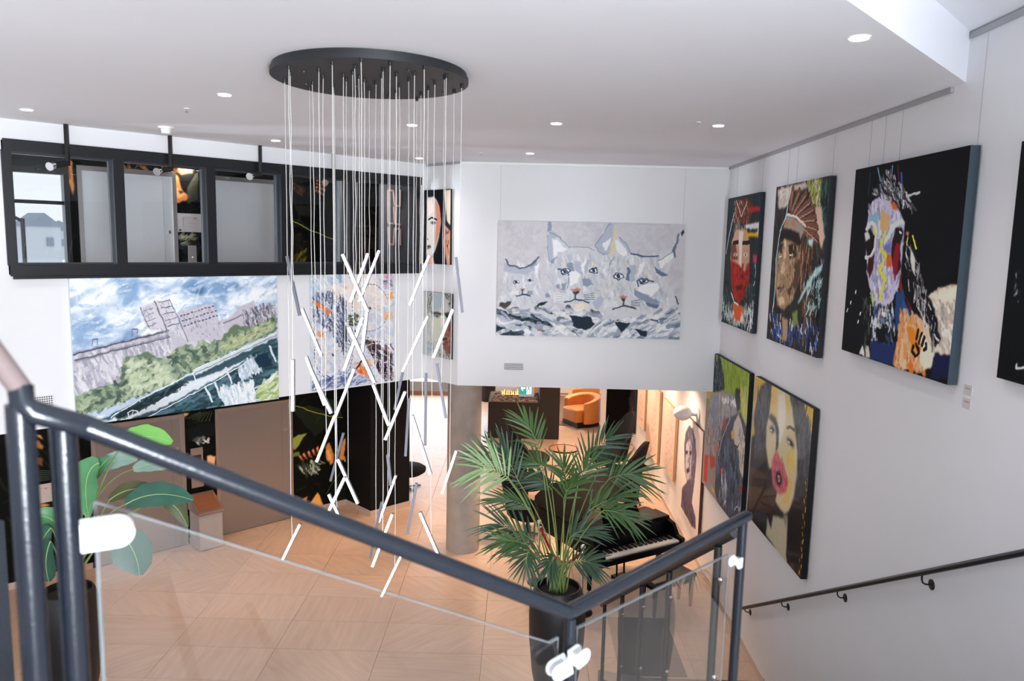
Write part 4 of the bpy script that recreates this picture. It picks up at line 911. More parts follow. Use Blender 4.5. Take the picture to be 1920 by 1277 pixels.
class Pic:      # a stretched canvas hung on a wall: P0 top left of the back, U right, D down, O out of the wall
    def __init__(s, name, lab, P0, U, D, O, depth, side='101010', gap=.012, cat='painting'):
        s.P0 = Vector(P0)+Vector(O).normalized()*gap; s.U = Vector(U); s.D = Vector(D); s.O = Vector(O).normalized()*depth; s.side = side
        s.t = thing(name, lab, cat, tuple(s.P0+s.U/2+s.D)); s.fr = [s.P0+s.O, s.P0+s.O+s.U, s.P0+s.O+s.U+s.D, s.P0+s.O+s.D]
        s.px = [proj(v) for v in s.fr]; s.lab = lab
    def art(s, res, bg, warp=1.6):
        k = res/max(s.U.length, s.D.length); s.a = Art(int(s.U.length*k), int(s.D.length*k), bg, s.px, warp); return s.a
    def finish(s, gain=1., rough=.55, wires=(), coat=0., grain=.03, edge=None, clip=True, rails=None):
        im = s.a.img('art', gain, grain); f = s.fr; b = [v-s.O for v in f]
        m = MB(); m.add(f+b, [(3, 2, 1, 0)], 0); k = [(0, 1, 5, 4), (1, 2, 6, 5), (2, 3, 7, 6), (3, 0, 4, 7), (4, 5, 6, 7)]
        for q in k: m.f.append(q); m.m.append(1)
        me = bpy.data.meshes.new('canvas'); off = ORG[s.t.name]
        me.from_pydata([(v[0]-off[0], v[1]-off[1], v[2]-off[2]) for v in m.v], [], m.f); me.polygons.foreach_set('material_index', m.m)
        me.materials.append(artmat('canvas_paint', im, rough, coat)); me.materials.append(mat('canvas_side_'+s.side, srgb(s.side), .7))
        uv = me.uv_layers.new(name='uv'); C4 = {0: (0, 1), 1: (1, 1), 2: (1, 0), 3: (0, 0)}
        for p in me.polygons:
            for li in p.loop_indices: uv.data[li].uv = C4.get(me.loops[li].vertex_index % 4)
        bm = bmesh.new(); bm.from_mesh(me); bmesh.ops.recalc_face_normals(bm, faces=bm.faces); bm.to_mesh(me); bm.free()
        o = bpy.data.objects.new('canvas', me); COL.objects.link(o); o.parent = s.t
        on = s.O.normalized()
        for fx, zt in wires:
            p = s.P0+s.U*fx-on*.006; MB().tube([p+Vector((0, 0, -.02)), Vector((p.x, p.y, zt))], .0014, 5).build('hanging_wire', M_WIRE, s.t)
            if clip:
                q = s.P0+s.U*fx+on*.006; MB().box((q.x, q.y, q.z-.05), (.02, .02, .04)).build('wire_clip', M_BLACK, s.t)
        return s.t
M_WIRE = mat('steel_wire', srgb('9c9795'), .4, .3)
def wallR(name, lab, y0, y1, z0, z1, depth, side='101010', cat='painting'):    # y0 far edge, y1 near edge
    return Pic(name, lab, (XR, y0, z1), (0, y1-y0, 0), (0, 0, z0-z1), (-1, 0, 0), depth, side, cat=cat)
def wallL(name, lab, l0, l1, z0, z1, depth, side='d8dce2'):
    return Pic(name, lab, LN(l0, DL, z1), LV*(l1-l0), (0, 0, z0-z1), NV, depth, side)
BR = [(0, 0), (1916, 0), (1916, 1277), (0, 1277)]
ZR = ZC-.04
# ---- lynx family
p = Pic('painting', 'wide pale painting of three lynx heads on the front wall', (-.345, YB, 5.405), (2.705, 0, 0), (0, 0, -1.675), (0, -1, 0), .03, 'dcdcde')
a = p.art(720, 'cfcdd2', 1.3).F(900, 390, 4.8)
a.soft = .5; a.D(['c9c7cc', 'c3c2c8', 'cdcbd0'], 260, [(140, 110), (1840, 130), (1780, 1180), (140, 1140)], 40, 12, al=.5)
W_, G1, G2, G3, DK, BE = 'eceef1', 'b3bac7', '8f9bad', '66788e', '26333f', 'd9d6d2'
a.P('cdcfd5', [(215, 470), (240, 480), (330, 535), (430, 540), (520, 470), (560, 640), (560, 760), (620, 800), (640, 880), (500, 920), (180, 900), (150, 820), (215, 740)])
a.P('cfd1d6', [(610, 240), (700, 250), (810, 360), (1000, 350), (1060, 300), (1170, 170), (1200, 260), (1190, 430), (1170, 560), (1130, 700), (1090, 850), (1000, 900), (760, 880), (640, 820), (600, 700), (600, 560), (620, 470)])
a.P('d3d4d8', [(1200, 270), (1260, 260), (1340, 420), (1560, 430), (1640, 380), (1750, 370), (1760, 460), (1700, 560), (1640, 640), (1740, 720), (1770, 860), (1640, 960), (1400, 1010), (1150, 960), (1080, 860), (1130, 700), (1180, 560)])
a.D([W_, 'dddcdc', 'b9bfcb', 'd0cdc8', 'a9b2c1', 'c4c6cc'], 300, [(600, 420), (1180, 420), (1100, 860), (640, 830)], 20, 5, 75, var=.35, al=.42, seed=3)
a.D([W_, 'dddcdc', 'b4bbc8', 'd6d0c6', 'a4aebe', 'c8cad0'], 280, [(1180, 430), (1640, 430), (1700, 900), (1100, 900)], 20, 5, 80, var=.35, al=.42, seed=4)
a.D([W_, 'c6c9d1', 'adb5c2', 'd5d2cd'], 130, [(215, 500), (540, 500), (560, 850), (180, 880)], 13, 4, 80, var=.35, al=.42, seed=5)
for c, pl in [(G2, [(610, 120), (632, 120), (648, 210), (612, 215)]), (G1, [(605, 240), (625, 470), (660, 500), (650, 290), (700, 260), (800, 360), (720, 250), (650, 215)]), (W_, [(655, 280), (700, 290), (785, 380), (700, 400), (680, 455), (662, 420)]),
              (G2, [(640, 470), (720, 420), (760, 390), (690, 440), (660, 500), (625, 480)]), (G1, [(1030, 320), (1110, 230), (1170, 130), (1190, 140), (1200, 240), (1180, 400), (1110, 420), (1060, 390)]), (W_, [(1105, 320), (1180, 270), (1170, 330), (1120, 385)]),
              ('d9cfae', [(1215, 180), (1240, 140), (1240, 240), (1195, 420), (1170, 470), (1160, 430)]), (W_, [(1210, 290), (1250, 290), (1330, 410), (1290, 430), (1225, 380)]), (G1, [(1255, 265), (1300, 290), (1360, 400), (1340, 410), (1290, 330)]),
              (G3, [(1735, 370), (1790, 240), (1800, 230), (1780, 300), (1765, 370), (1770, 440), (1740, 460)]), (DK, [(1810, 225), (1840, 190), (1838, 215), (1815, 255)]), (W_, [(1600, 480), (1740, 400), (1750, 450), (1690, 500), (1620, 540)]),
              (G1, [(840, 480), (900, 470), (930, 560), (900, 620), (850, 540)]), (G2, [(785, 500), (830, 500), (845, 560), (800, 580)]), (G1, [(950, 470), (985, 470), (965, 560), (940, 600)]), (G2, [(920, 640), (985, 640), (1025, 690), (960, 700), (925, 690)]),
              (G2, [(685, 690), (710, 680), (715, 730), (690, 730)]), (G2, [(725, 680), (770, 680), (770, 735), (730, 740)]), (W_, [(800, 580), (860, 560), (900, 600), (870, 680), (800, 700)]), (W_, [(905, 520), (950, 450), (950, 520), (925, 610)]),
              (G3, [(1320, 530), (1350, 540), (1345, 660), (1315, 650)]), (G1, [(1350, 510), (1410, 520), (1390, 660), (1350, 660)]), (W_, [(1440, 500), (1480, 500), (1450, 590), (1410, 640)]), (W_, [(1420, 700), (1580, 670), (1620, 720), (1540, 790), (1430, 760)]),
              (G2, [(1395, 730), (1450, 760), (1520, 790), (1620, 850), (1560, 880), (1450, 830), (1400, 790)]), (G3, [(1490, 850), (1620, 870), (1590, 900), (1500, 890)]), (G3, [(1560, 520), (1620, 560), (1700, 600), (1640, 620), (1580, 570)]), (G1, [(1000, 850), (1090, 780), (1130, 830), (1060, 920)]),
              ('e9dfc6', [(840, 880), (900, 850), (970, 880), (960, 950), (880, 960), (845, 930)]), ('e5ddb8', [(750, 500), (780, 510), (760, 545)]), ('e5ddb8', [(1000, 490), (1030, 480), (1010, 530)]), ('e8dcae', [(1485, 560), (1520, 570), (1490, 610)]),
              (DK, [(740, 950), (870, 950), (1000, 980), (1040, 1050), (960, 1110), (830, 1070), (780, 1020)]), (G3, [(750, 960), (820, 950), (800, 1040), (760, 1010)]), (DK, [(1100, 1050), (1200, 1040), (1230, 1000), (1360, 1030), (1330, 1080), (1270, 1170), (1110, 1150)]), (DK, [(1385, 1075), (1510, 1100), (1500, 1170), (1440, 1160)]),
              (DK, [(1600, 1000), (1730, 920), (1640, 1010)]), (DK, [(500, 890), (560, 850), (620, 840), (560, 880)]), ('4a4a4c', [(190, 850), (280, 840), (260, 890), (175, 905)]), (G2, [(580, 780), (610, 760), (630, 800), (590, 810)]), (G1, [(220, 490), (330, 540), (430, 545), (520, 470), (500, 560), (400, 600), (300, 590), (220, 570)]),
              (W_, [(485, 520), (525, 490), (520, 590), (495, 570)]), (G2, [(435, 520), (510, 455), (515, 480), (450, 540)]), (G1, [(210, 960), (600, 920), (620, 950), (330, 1000)])]: a.P(c, pl)
a.D([W_, 'e7e6e4', G1, G2, 'd4d5da', DK], 130, [(150, 920), (1080, 930), (960, 1150), (150, 1140)], 46, 9, 12, al=.8, seed=6)
a.D([W_, G1, G3, '9aa6b6', 'e0dfde'], 120, [(980, 1060), (1780, 940), (1780, 1180), (980, 1160)], 44, 8, 150, al=.8, seed=7)
a.P(DK, [(800, 970), (1000, 985), (1030, 1050), (950, 1100), (850, 1070)]).P(DK, [(1220, 1020), (1350, 1040), (1270, 1130)]).P(DK, [(1390, 1080), (1500, 1105), (1495, 1165), (1450, 1150)])
for x, y in [(325, 665), (448, 652), (763, 568), (1020, 560), (1245, 615), (1472, 655)]:
    k = 1 if x > 600 else .55
    a.P('46536a', [(x-44*k, y-4), (x-12*k, y-30*k), (x+34*k, y-20*k), (x+46*k, y+12*k), (x, y+34*k), (x-34*k, y+20*k)], so=.2); a.P('eceff2', [(x-32*k, y), (x-7*k, y-22*k), (x+27*k, y-13*k), (x+34*k, y+8*k), (x, y+25*k)], so=.2); a.P('9fb0c4', [(x-13*k, y-14*k), (x+12*k, y-14*k), (x+12*k, y+14*k), (x-12*k, y+14*k)], so=.2)
    a.S('39434f', 4*k+1, [(x-2, y-6*k), (x+2, y+6*k)])
for x, y, k in [(385, 735, .6), (862, 745, 1.1), (1290, 812, 1)]:
    a.P('c47f78', [(x-45*k, y-14*k), (x, y-22*k), (x+42*k, y-14*k), (x+8*k, y+20*k)]); a.P('3e4550', [(x-30*k, y+4*k), (x+25*k, y+4*k), (x+4*k, y+34*k)])
    a.S('4a5562', 2.2, [(x, y+25*k), (x, y+70*k), (x-60*k, y+88*k), (x-95*k, y+95*k)]); a.S('4a5562', 2.6, [(x, y+70*k), (x+60*k, y+80*k), (x+105*k, y+98*k)])
    for j in range(4): a.S('6d7887', 1, [(x+70*k, y+(30+14*j)*k), (x+150*k, y+(18+18*j)*k)]); a.S('e9ebee', 1.2, [(x-60*k, y+(30+12*j)*k), (x-170*k, y+(20+20*j)*k)])
for s in [[(230, 460), (260, 510), (360, 540), (420, 535), (500, 480), (525, 440)], [(1360, 410), (1450, 435), (1600, 430)], [(1425, 700), (1410, 660), (1450, 640), (1560, 660)], [(1540, 1010), (1600, 1020)], [(1760, 800), (1785, 860)], [(700, 555), (760, 545), (800, 600)]]: a.S('5c6a7d', 2.6, s)
for q in [[(605, 250), (612, 400), (622, 480)], [(612, 210), (640, 225), (720, 265), (805, 355)], [(1040, 330), (1110, 235), (1170, 140)], [(1035, 335), (1070, 395), (1110, 420), (1170, 410)], [(1255, 262), (1320, 320), (1362, 405)], [(1205, 450), (1170, 500), (1160, 560)], [(1600, 480), (1740, 395)], [(1610, 560), (1690, 600)], [(800, 360), (850, 350), (960, 350), (1030, 380)], [(800, 600), (795, 660), (790, 720)], [(940, 620), (950, 700)], [(1395, 720), (1400, 790), (1440, 830)]]: a.S('8492a8', 1.4, q, .8)
a.S('c9584f', 2.5, [(518, 1102), (526, 1102)]).S('c9584f', 2.5, [(542, 1102), (550, 1102)])
p.finish(1.02, wires=[(.01, ZR), (.99, ZR)], clip=False)
# ---- grain elevator and bridge over water
p = wallL('painting', 'large painting of a tilted grain elevator, trees and bridge above the lift doors', 2.23, 4.655, 2.945, 4.615, .035)
a = p.art(760, 'b7c4d4', 1.2).F(100, 500, 3.992)
sky = [(90, 50), (1670, 50), (1670, 330), (900, 560), (140, 680)]
a.D(['e3e8ee', 'd5dde6', 'a5b9cf', '8ea6c2', 'eef1f4'], 700, sky, 40, 12, 155, al=.6, seed=1); a.soft = 3.2
r_ = np.random.RandomState(31)
for i in range(60):
    x, y = r_.uniform(110, 1600), r_.uniform(60, 560); w_, h_ = r_.uniform(50, 170), r_.uniform(20, 60)
    a.P(['eef1f4', 'e6ebf0', '7a98bd', '93adc9', '5d7ea8', 'f3f5f7', 'dfe6ed'][r_.randint(7)], [(x+w_*math.cos(t)*r_.uniform(.7, 1.1), y+h_*math.sin(t)*r_.uniform(.7, 1.1)-.3*w_*math.cos(t)) for t in np.arange(0, 6.28, .7)], .7)
for c, pl in [('5f84ad', [(930, 130), (1000, 100), (1150, 150), (1230, 100), (1390, 130), (1400, 170), (1300, 200), (1310, 300), (1250, 270), (1180, 210), (1060, 220), (960, 170)]), ('2f5379', [(1060, 190), (1140, 150), (1110, 230)]), ('4f6f93', [(1330, 110), (1400, 130), (1360, 180)]), ('86a3c4', [(640, 130), (760, 100), (820, 190), (700, 210)]), ('dfe6ed', [(680, 60), (930, 70), (900, 160), (760, 170)]), ('e8edf1', [(1330, 200), (1640, 150), (1660, 250), (1450, 290), (1340, 250)]),
              ('6f93bb', [(480, 90), (640, 80), (640, 250), (560, 320), (480, 220)]), ('e8ecf0', [(150, 90), (420, 70), (380, 150), (180, 200)]), ('7f9dbf', [(160, 460), (300, 420), (420, 480), (560, 470), (380, 560), (160, 600)]), ('e6ebf0', [(380, 360), (560, 300), (600, 400), (430, 440)])]: a.P(c, pl, .75)
a.D(['eef1f4', 'dbe3ea', '9fb5cd', '8fa9c6', 'c6d3e0'], 170, sky, 30, 6, 160, var=1, al=.4, seed=2)
a.soft = .7; a.P('b9b6bf', [(140, 650), (860, 480), (1000, 470), (1260, 400), (1660, 285), (1670, 420), (1330, 560), (1050, 720), (900, 800), (500, 900), (160, 970)])
a.D(['c8c5cb', 'a9a7b2', 'd7d5d8', '9795a2'], 420, [(140, 700), (860, 530), (950, 760), (500, 900), (160, 960)], 26, 5, 76, var=.2, al=.8, seed=3)
a.D(['c8c5cb', 'a9a7b2', 'd7d5d8'], 140, [(1000, 500), (1260, 440), (1310, 560), (1080, 660)], 24, 4, 72, var=.2, al=.8, seed=4)
a.P('c9c5cc', [(650, 310), (760, 260), (860, 240), (900, 330), (1010, 560), (860, 480), (700, 470)]).P('bdb8c2', [(920, 340), (1200, 275), (1240, 400), (1300, 540), (1020, 560)]).P('bab4bf', [(1390, 290), (1500, 260), (1560, 450), (1330, 450), (1320, 380)])
a.S('77747f', 1.2, [(650, 310), (720, 460)]).S('77747f', 2, [(760, 260), (850, 480)]).S('77747f', 1.2, [(870, 240), (1010, 560)])
for i in range(7):
    for j in range(5): x = 790+i*13+j*17; y = 268+j*44-i*3; a.S('6a6875', 1.5, [(x, y), (x+6, y-1)])
for i in range(6):
    for j in range(4): x = 675+i*12+j*10; y = 335+j*38-i*5; a.S('767482', 1.3, [(x, y), (x+5, y-1)])
for i in range(10):
    for j in range(3): x = 950+i*27+j*14; y = 370+j*36-i*8; a.S('5f5c68', 2, [(x, y), (x+9, y-2)])
a.P('6b6a76', [(140, 645), (850, 470), (860, 488), (145, 668)], .55).P('6b6a76', [(150, 700), (860, 505), (862, 520), (152, 725)], .5)
for i in range(46): x = 160+i*15.5; y = 655-i*3.9; a.S('4a4a58', 2, [(x, y), (x+5, y-1)]); a.S('50505d', 1.8, [(x+4, y+48), (x+8, y+47)])
for x, y in [(300, 590), (600, 515)]: a.S('6a6472', .9, [(x-10, y), (x-5, y-45), (x+25, y-50), (x+30, y-8)]); a.S('6a6472', .9, [(x-10, y-40), (x+32, y-45)])
a.S('77727e', 1.8, [(1270, 425), (1400, 370), (1660, 285)]); a.D(['4f4d59', '8b8894', 'c9c6cc'], 90, [(1400, 340), (1660, 285), (1660, 400), (1420, 450)], 18, 3, 75, var=.15, seed=8)
tr = ['6f8069', '8b9a80', 'a6b292', '55665a', '46564e', '93a389']
a.P('65765f', [(160, 980), (330, 900), (500, 870), (540, 680), (700, 640), (830, 700), (920, 760), (920, 610), (1000, 580), (1090, 640), (1250, 550), (1350, 430), (1500, 460), (1660, 370), (1670, 480), (1300, 640), (1000, 800), (850, 890), (420, 1040), (170, 1140)])
a.D(tr, 520, [(160, 980), (500, 860), (540, 690), (830, 700), (1000, 590), (1250, 560), (1660, 380), (1660, 480), (1000, 800), (420, 1050), (170, 1130)], 13, 7, var=1.5, al=.85, seed=5)
a.D(['b8c2a2', 'a7b392', 'c3ccb2'], 130, [(540, 700), (830, 720), (920, 870), (600, 960)], 10, 6, 140, al=.7, seed=6); a.D(['b8bf95', 'a3ac80'], 70, [(1250, 570), (1650, 400), (1640, 480), (1280, 630)], 10, 5, 150, al=.7, seed=7)
a.P('3c5560', [(280, 1190), (640, 1000), (850, 900), (1300, 690), (1670, 500), (1690, 980), (540, 1150)])
a.D(['2e4650', '3f6068', '577884', '25383f'], 380, [(700, 1130), (1300, 800), (1670, 560), (1680, 960), (1000, 1100)], 26, 6, 165, al=.8, seed=9)
a.D(['dde4e8', 'b9c8d2', 'eef2f4'], 120, [(1250, 930), (1500, 870), (1520, 1010), (1280, 1030)], 24, 5, 80, var=.2, seed=10); a.D(['dfe5ea', 'a9bccb'], 70, [(1380, 770), (1520, 680), (1560, 760), (1400, 830)], 20, 5, 80, var=.3, seed=11)
a.P('1f3444', [(1500, 680), (1600, 640), (1640, 740), (1540, 760)]); a.D(['a9bd7c', 'c4d19a', '8ba36a', 'e4e8e0'], 120, [(1540, 900), (1670, 800), (1680, 970), (1560, 1010)], 26, 5, 150, al=.85, seed=12)
a.P('d4dade', [(240, 1180), (560, 1110), (1000, 860), (1300, 760), (1450, 690), (1300, 800), (800, 1060), (540, 1150), (280, 1195)])
a.P('ccd3d9', [(1050, 780), (1670, 500), (1670, 530), (1060, 815)]).S('59666e', .9, [(1060, 798), (1670, 515)]).S('e4e8ea', 1.4, [(1050, 776), (1670, 497)]).S('3a474e', 1.6, [(1060, 830), (1670, 545)])
for s in [[(430, 1130), (640, 1000), (850, 895), (1050, 790)], [(640, 1000), (690, 1085)], [(850, 895), (880, 975)], [(1045, 800), (1070, 860)], [(560, 1140), (900, 950), (1290, 790)], [(700, 1130), (1200, 870), (1450, 710)]]: a.S('dfe5e9', 1.5, s)
for x, y in [(1140, 900), (1210, 870), (1290, 760), (1450, 690), (1620, 600)]: a.S('cfd7dd', 3.4, [(x, y), (x+45, y+110)])
a.D(['2c3a40', '46555c', '1f2b30'], 120, [(450, 1130), (650, 1030), (850, 930), (1000, 850), (880, 950), (560, 1110)], 22, 5, 155, al=.8, seed=13)
a.S('e4e9ec', 1.5, [(565, 1135), (560, 1095), (590, 1075), (630, 1085), (640, 1110)]).S('e4e9ec', 1, [(590, 1120), (600, 1075)]).P('e2e6e8', [(230, 1180), (330, 1125), (400, 1105), (300, 1165)])
a.D(['c9cbd2', '8f8d9a', '77788a'], 60, [(650, 310), (900, 250), (1000, 540), (720, 470)], 7, 2, 76, var=.3, al=.5, seed=40).D(['cfd0d6', '8f8d9a', '6a6a7a'], 60, [(940, 350), (1210, 290), (1290, 520), (1030, 540)], 7, 2, 76, var=.3, al=.5, seed=41)
p.finish(1.08, .5)
# ---- ferris wheels
p = wallL('painting', 'colourful abstract painting of ferris wheels behind the chandelier', 5.145, 6.52, 2.99, 4.61, .035)
a = p.art(560, 'cdd0da', 1.6).F(560, 500, 5.32); ALL = [(100, 50), (940, 50), (940, 1150), (120, 1260)]
a.D(['dcdfe6', 'c3c9d6', 'e8e6e6', 'e9dcd4', 'b4bfd0', 'd8dde8'], 700, ALL, 34, 10, 60, var=1.6, al=.8, seed=1)
a.D(['a8c0d6', '86a4c4', 'c9d9e6', 'e5ded2'], 150, [(110, 60), (420, 60), (400, 250), (120, 300)], 34, 8, 60, al=.8, seed=2)
a.D(['e9e3de', 'e8d2c4', 'f0ece8', 'ead6cc'], 170, [(300, 200), (700, 120), (900, 350), (620, 450), (330, 400)], 36, 10, 40, al=.8, seed=3)
a.D(['5f6680', '3c435c', '8790a6', 'aab4c8', 'd9dde6'], 320, [(130, 280), (330, 250), (480, 330), (480, 880), (300, 640), (130, 540)], 26, 5, 70, var=.9, al=.85, seed=4)
a.P('e07a3c', [(140, 345), (200, 360), (260, 400), (320, 450), (300, 480), (240, 440), (170, 385)]).P('e8925a', [(180, 650), (240, 640), (250, 710), (190, 700)], .8).P('eaa070', [(430, 190), (500, 200), (490, 240)], .8).P('e9a55f', [(890, 270), (940, 250), (940, 320), (900, 330)]).P('ecb57c', [(830, 460), (935, 450), (930, 540), (850, 530)], .8)
a.D(['e08a5c', 'f0b890', 'd9653a'], 36, [(580, 970), (720, 950), (700, 1090), (590, 1090)], 26, 9, 60, al=.85, seed=5)
a.P('2c2a36', [(650, 740), (760, 760), (930, 880), (935, 1140), (880, 1110), (800, 1060), (740, 900)])
a.D(['17151d', '4b4a5c', 'dfe0e6', '6b4a4a', '92596a', 'f0f0f2', '2a2a3a'], 210, [(660, 720), (930, 800), (935, 1140), (850, 1120), (740, 910)], 26, 4, 45, var=1.1, al=.9, seed=6)
a.D(['3e4a2e', '2c3022', '66704a'], 30, [(500, 480), (600, 480), (580, 590), (510, 590)], 16, 5, seed=7)
a.D(['7f88ab', '4f5a86', 'b6bfd6', 'e9ecf2'], 190, [(130, 1100), (480, 1060), (720, 1130), (700, 1180), (140, 1250)], 36, 7, 155, var=.8, al=.85, seed=8)
for cx, cy, R_ in [(715, 410, 180), (345, 880, 190), (560, 640, 120)]:
    for k in range(30): t = 2*math.pi*k/30; a.S('9b9fae' if k % 2 else 'd3d6de', .6, [(cx, cy), (cx+R_*math.cos(t), cy+R_*1.3*math.sin(t))], .7)
    pts = [(cx+R_*math.cos(2*math.pi*k/40), cy+R_*1.3*math.sin(2*math.pi*k/40)) for k in range(41)]
    for k in range(0, 40): a.S('3c4050', 1.9, [pts[k], ((pts[k][0]+pts[k+1][0])/2, (pts[k][1]+pts[k+1][1])/2)], .8)
    a.S('343848', 5, [(cx-4, cy), (cx+4, cy+8)])
a.S('2b2e40', 7, [(465, 600), (470, 740)]).S('2b2e40', 5, [(440, 350), (450, 880)], .6); a.D(['6b5f7c', 'a89bb0', 'd9a7ac'], 36, [(840, 60), (930, 60), (930, 240), (860, 200)], 20, 6, seed=9)
a.S('4b382c', 4, [(660, 730), (880, 860), (930, 900)]).S('d9d08a', 3, [(690, 790), (740, 760)]).S('30303c', 5, [(560, 1040), (635, 935)])
p.finish(1.05, .5)
# ---- portraits on the return wall
def wallP(name, lab, n0, n1, z0, z1): return Pic(name, lab, LN(LC, n0, z1), NV*(n1-n0), (0, 0, z0-z1), -LV, .045, '101012')
p = wallP('painting', 'upper narrow portrait of a woman with black hair on the return wall', -9.335, -8.69, 4.745, 5.845)
a = p.art(420, '20242a', .9); a.soft = 2.4; a.F(440, 220, 3.992)
a.P('c9c3ba', [(1440, 600), (1500, 590), (1530, 660), (1545, 780), (1530, 900), (1500, 1000), (1470, 1050), (1435, 1030)]).P('e3d3c8', [(1440, 620), (1480, 610), (1490, 700), (1450, 740)]).P('d98f78', [(1500, 610), (1535, 680), (1545, 790), (1520, 900), (1500, 960), (1510, 780)])
a.P('17191f', [(1440, 545), (1560, 545), (1590, 700), (1560, 850), (1600, 1105), (1490, 1105), (1540, 900), (1550, 760), (1530, 640), (1490, 590), (1440, 590)])
a.P('cfc2b2', [(1565, 545), (1635, 540), (1635, 830), (1590, 780), (1575, 640)]).P('c98a72', [(1570, 800), (1620, 860), (1632, 1105), (1590, 1105), (1560, 950)]).D(['c98a72', 'd8b49c', '39302e'], 30, [(1560, 800), (1630, 850), (1632, 1100), (1580, 1080)], 24, 6, 80, seed=1)
a.P('d59a84', [(1440, 1060), (1480, 1040), (1500, 1105), (1440, 1105)])
a.S('3a2c2a', 7, [(1452, 765), (1475, 750), (1512, 765)]).P('5a6068', [(1460, 790), (1485, 775), (1510, 790), (1485, 805)]).S('14161a', 6, [(1483, 787), (1489, 791)]).S('4a3434', 4, [(1438, 905), (1448, 915)]).P('6b5a5c', [(1437, 960), (1465, 955), (1470, 975), (1440, 990)]).S('2a2024', 3, [(1437, 968), (1468, 966)])
p.finish(1.08)
p = wallP('painting', 'lower narrow portrait of a man with piercing eyes on the return wall', -9.335, -8.65, 3.335, 4.315)
a = p.art(420, 'b7b9b6', .9); a.soft = 3; a.F(500, 500, 3.99)
a.D(['c9cac6', 'a9adad', 'd8d5cf'], 120, [(1195, 190), (1400, 200), (1400, 690), (1195, 660)], 26, 7, 80, seed=1)
a.P('a6b4ba', [(1240, 200), (1330, 200), (1320, 300), (1250, 330)]).P('c7c8b8', [(1220, 380), (1290, 380), (1330, 440), (1300, 560), (1240, 560)]).P('d9cfc6', [(1290, 330), (1330, 380), (1340, 480), (1310, 500)])
a.D(['4a4a48', '77746e', '2e2f30', '9a958c'], 60, [(1200, 190), (1250, 200), (1230, 330), (1200, 340)], 30, 4, 110, seed=2).D(['4a4a48', '77746e', '2e2f30'], 50, [(1330, 200), (1400, 210), (1400, 330), (1360, 300)], 30, 4, 70, seed=3)
a.P('4b4642', [(1225, 335), (1280, 340), (1320, 352), (1300, 365), (1240, 355)]).P('3d3835', [(1325, 350), (1390, 335), (1392, 360), (1340, 370)]).P('7c7f80', [(1245, 365), (1270, 355), (1300, 368), (1275, 385)]).P('2a2a2c', [(1335, 362), (1390, 358), (1385, 395), (1350, 390)]).S('1c1e20', 6, [(1272, 368), (1277, 372)])
a.P('8c5a4e', [(1340, 440), (1385, 400), (1392, 640), (1350, 660), (1320, 610)]).D(['a2604e', '5a3a34', '3a302e', 'c98d7c'], 70, [(1310, 500), (1390, 420), (1390, 690), (1310, 640)], 16, 6, 80, seed=4).P('33292a', [(1315, 540), (1350, 530), (1350, 545), (1318, 552)]).P('7c4a4a', [(1310, 570), (1355, 565), (1345, 590), (1315, 590)])
a.D(['4a4644', '2c2a2a', '7d7672'], 60, [(1270, 620), (1370, 590), (1390, 695), (1290, 680)], 10, 4, 80, seed=5).D(['8fa3b4', 'b9c3c8', '6a7a88'], 50, [(1195, 560), (1240, 560), (1270, 660), (1200, 660)], 26, 5, 60, seed=6)
p.finish(1.05)
# ---- right wall, upper row
sc_ = (XR)/2.99
p = wallR('painting', 'painting of a woman with red lower face and feathered headpiece, nearest the corner', 10.87, 9.41, 4.03, 5.775, .05, '16222c')
a = p.art(440, '232c2e', 1.2); a.soft = 1.8; a.F(1320, 320, 3.361)
a.D(['1a2226', '2f3b3b', '3a2a26', '14181c'], 200, [(150, 170), (390, 135), (340, 1030), (110, 940)], 24, 7, seed=1)
a.P('5a2c1c', [(195, 190), (280, 170), (310, 220), (290, 330), (190, 340)]).D(['7a4a30', 'b5a494', '3a2018', 'd3c8ba'], 80, [(190, 200), (290, 190), (275, 400), (190, 400)], 18, 4, 80, seed=2)
a.S('cfc8bd', 3, [(205, 190), (235, 290), (270, 200)]).P('b58a72', [(200, 370), (270, 370), (290, 470), (285, 600), (250, 680), (190, 680), (165, 560), (175, 450)]).P('6b3a2a', [(195, 440), (170, 470), (170, 560), (215, 560)]).P('d8c3b0', [(220, 380), (250, 380), (240, 500), (232, 660), (215, 660), (222, 520)])
a.P('8e1f16', [(168, 560), (215, 590), (260, 640), (290, 560), (285, 700), (260, 790), (220, 840), (185, 810), (170, 700)]).D(['a32a1c', '6b1610', 'b53a28', '4a100c'], 80, [(172, 590), (288, 600), (260, 790), (190, 800)], 14, 6, 80, seed=3)
a.S('1a1412', 9, [(185, 455), (215, 450)]).S('1a1412', 9, [(245, 455), (285, 452)]).P('e3ded6', [(182, 530), (200, 518), (215, 532), (200, 542)]).P('e3ded6', [(245, 532), (262, 518), (278, 530), (262, 542)]).S('1b2326', 5, [(198, 528), (200, 532)]).S('1b2326', 5, [(261, 528), (263, 532)]).P('4a120e', [(195, 730), (245, 715), (240, 750), (205, 755)])
a.P('a02424', [(275, 235), (385, 220), (385, 250), (290, 265)]).P('e6e4e2', [(265, 340), (375, 320), (375, 355), (300, 370), (262, 362)]).P('d9a02c', [(265, 390), (375, 385), (372, 415), (262, 418)]).P('e3ded0', [(340, 360), (350, 360), (350, 560), (342, 560)])
a.P('2f5fa8', [(330, 640), (350, 620), (345, 800), (325, 800)]).P('9cc6d8', [(340, 560), (355, 560), (350, 700), (335, 700)]).D(['cfe0e4', '3f70b5', '7fa6c8'], 30, [(320, 560), (350, 560), (340, 900), (310, 900)], 20, 5, 85, seed=4).P('b0305c', [(308, 530), (335, 530), (330, 590), (310, 580)])
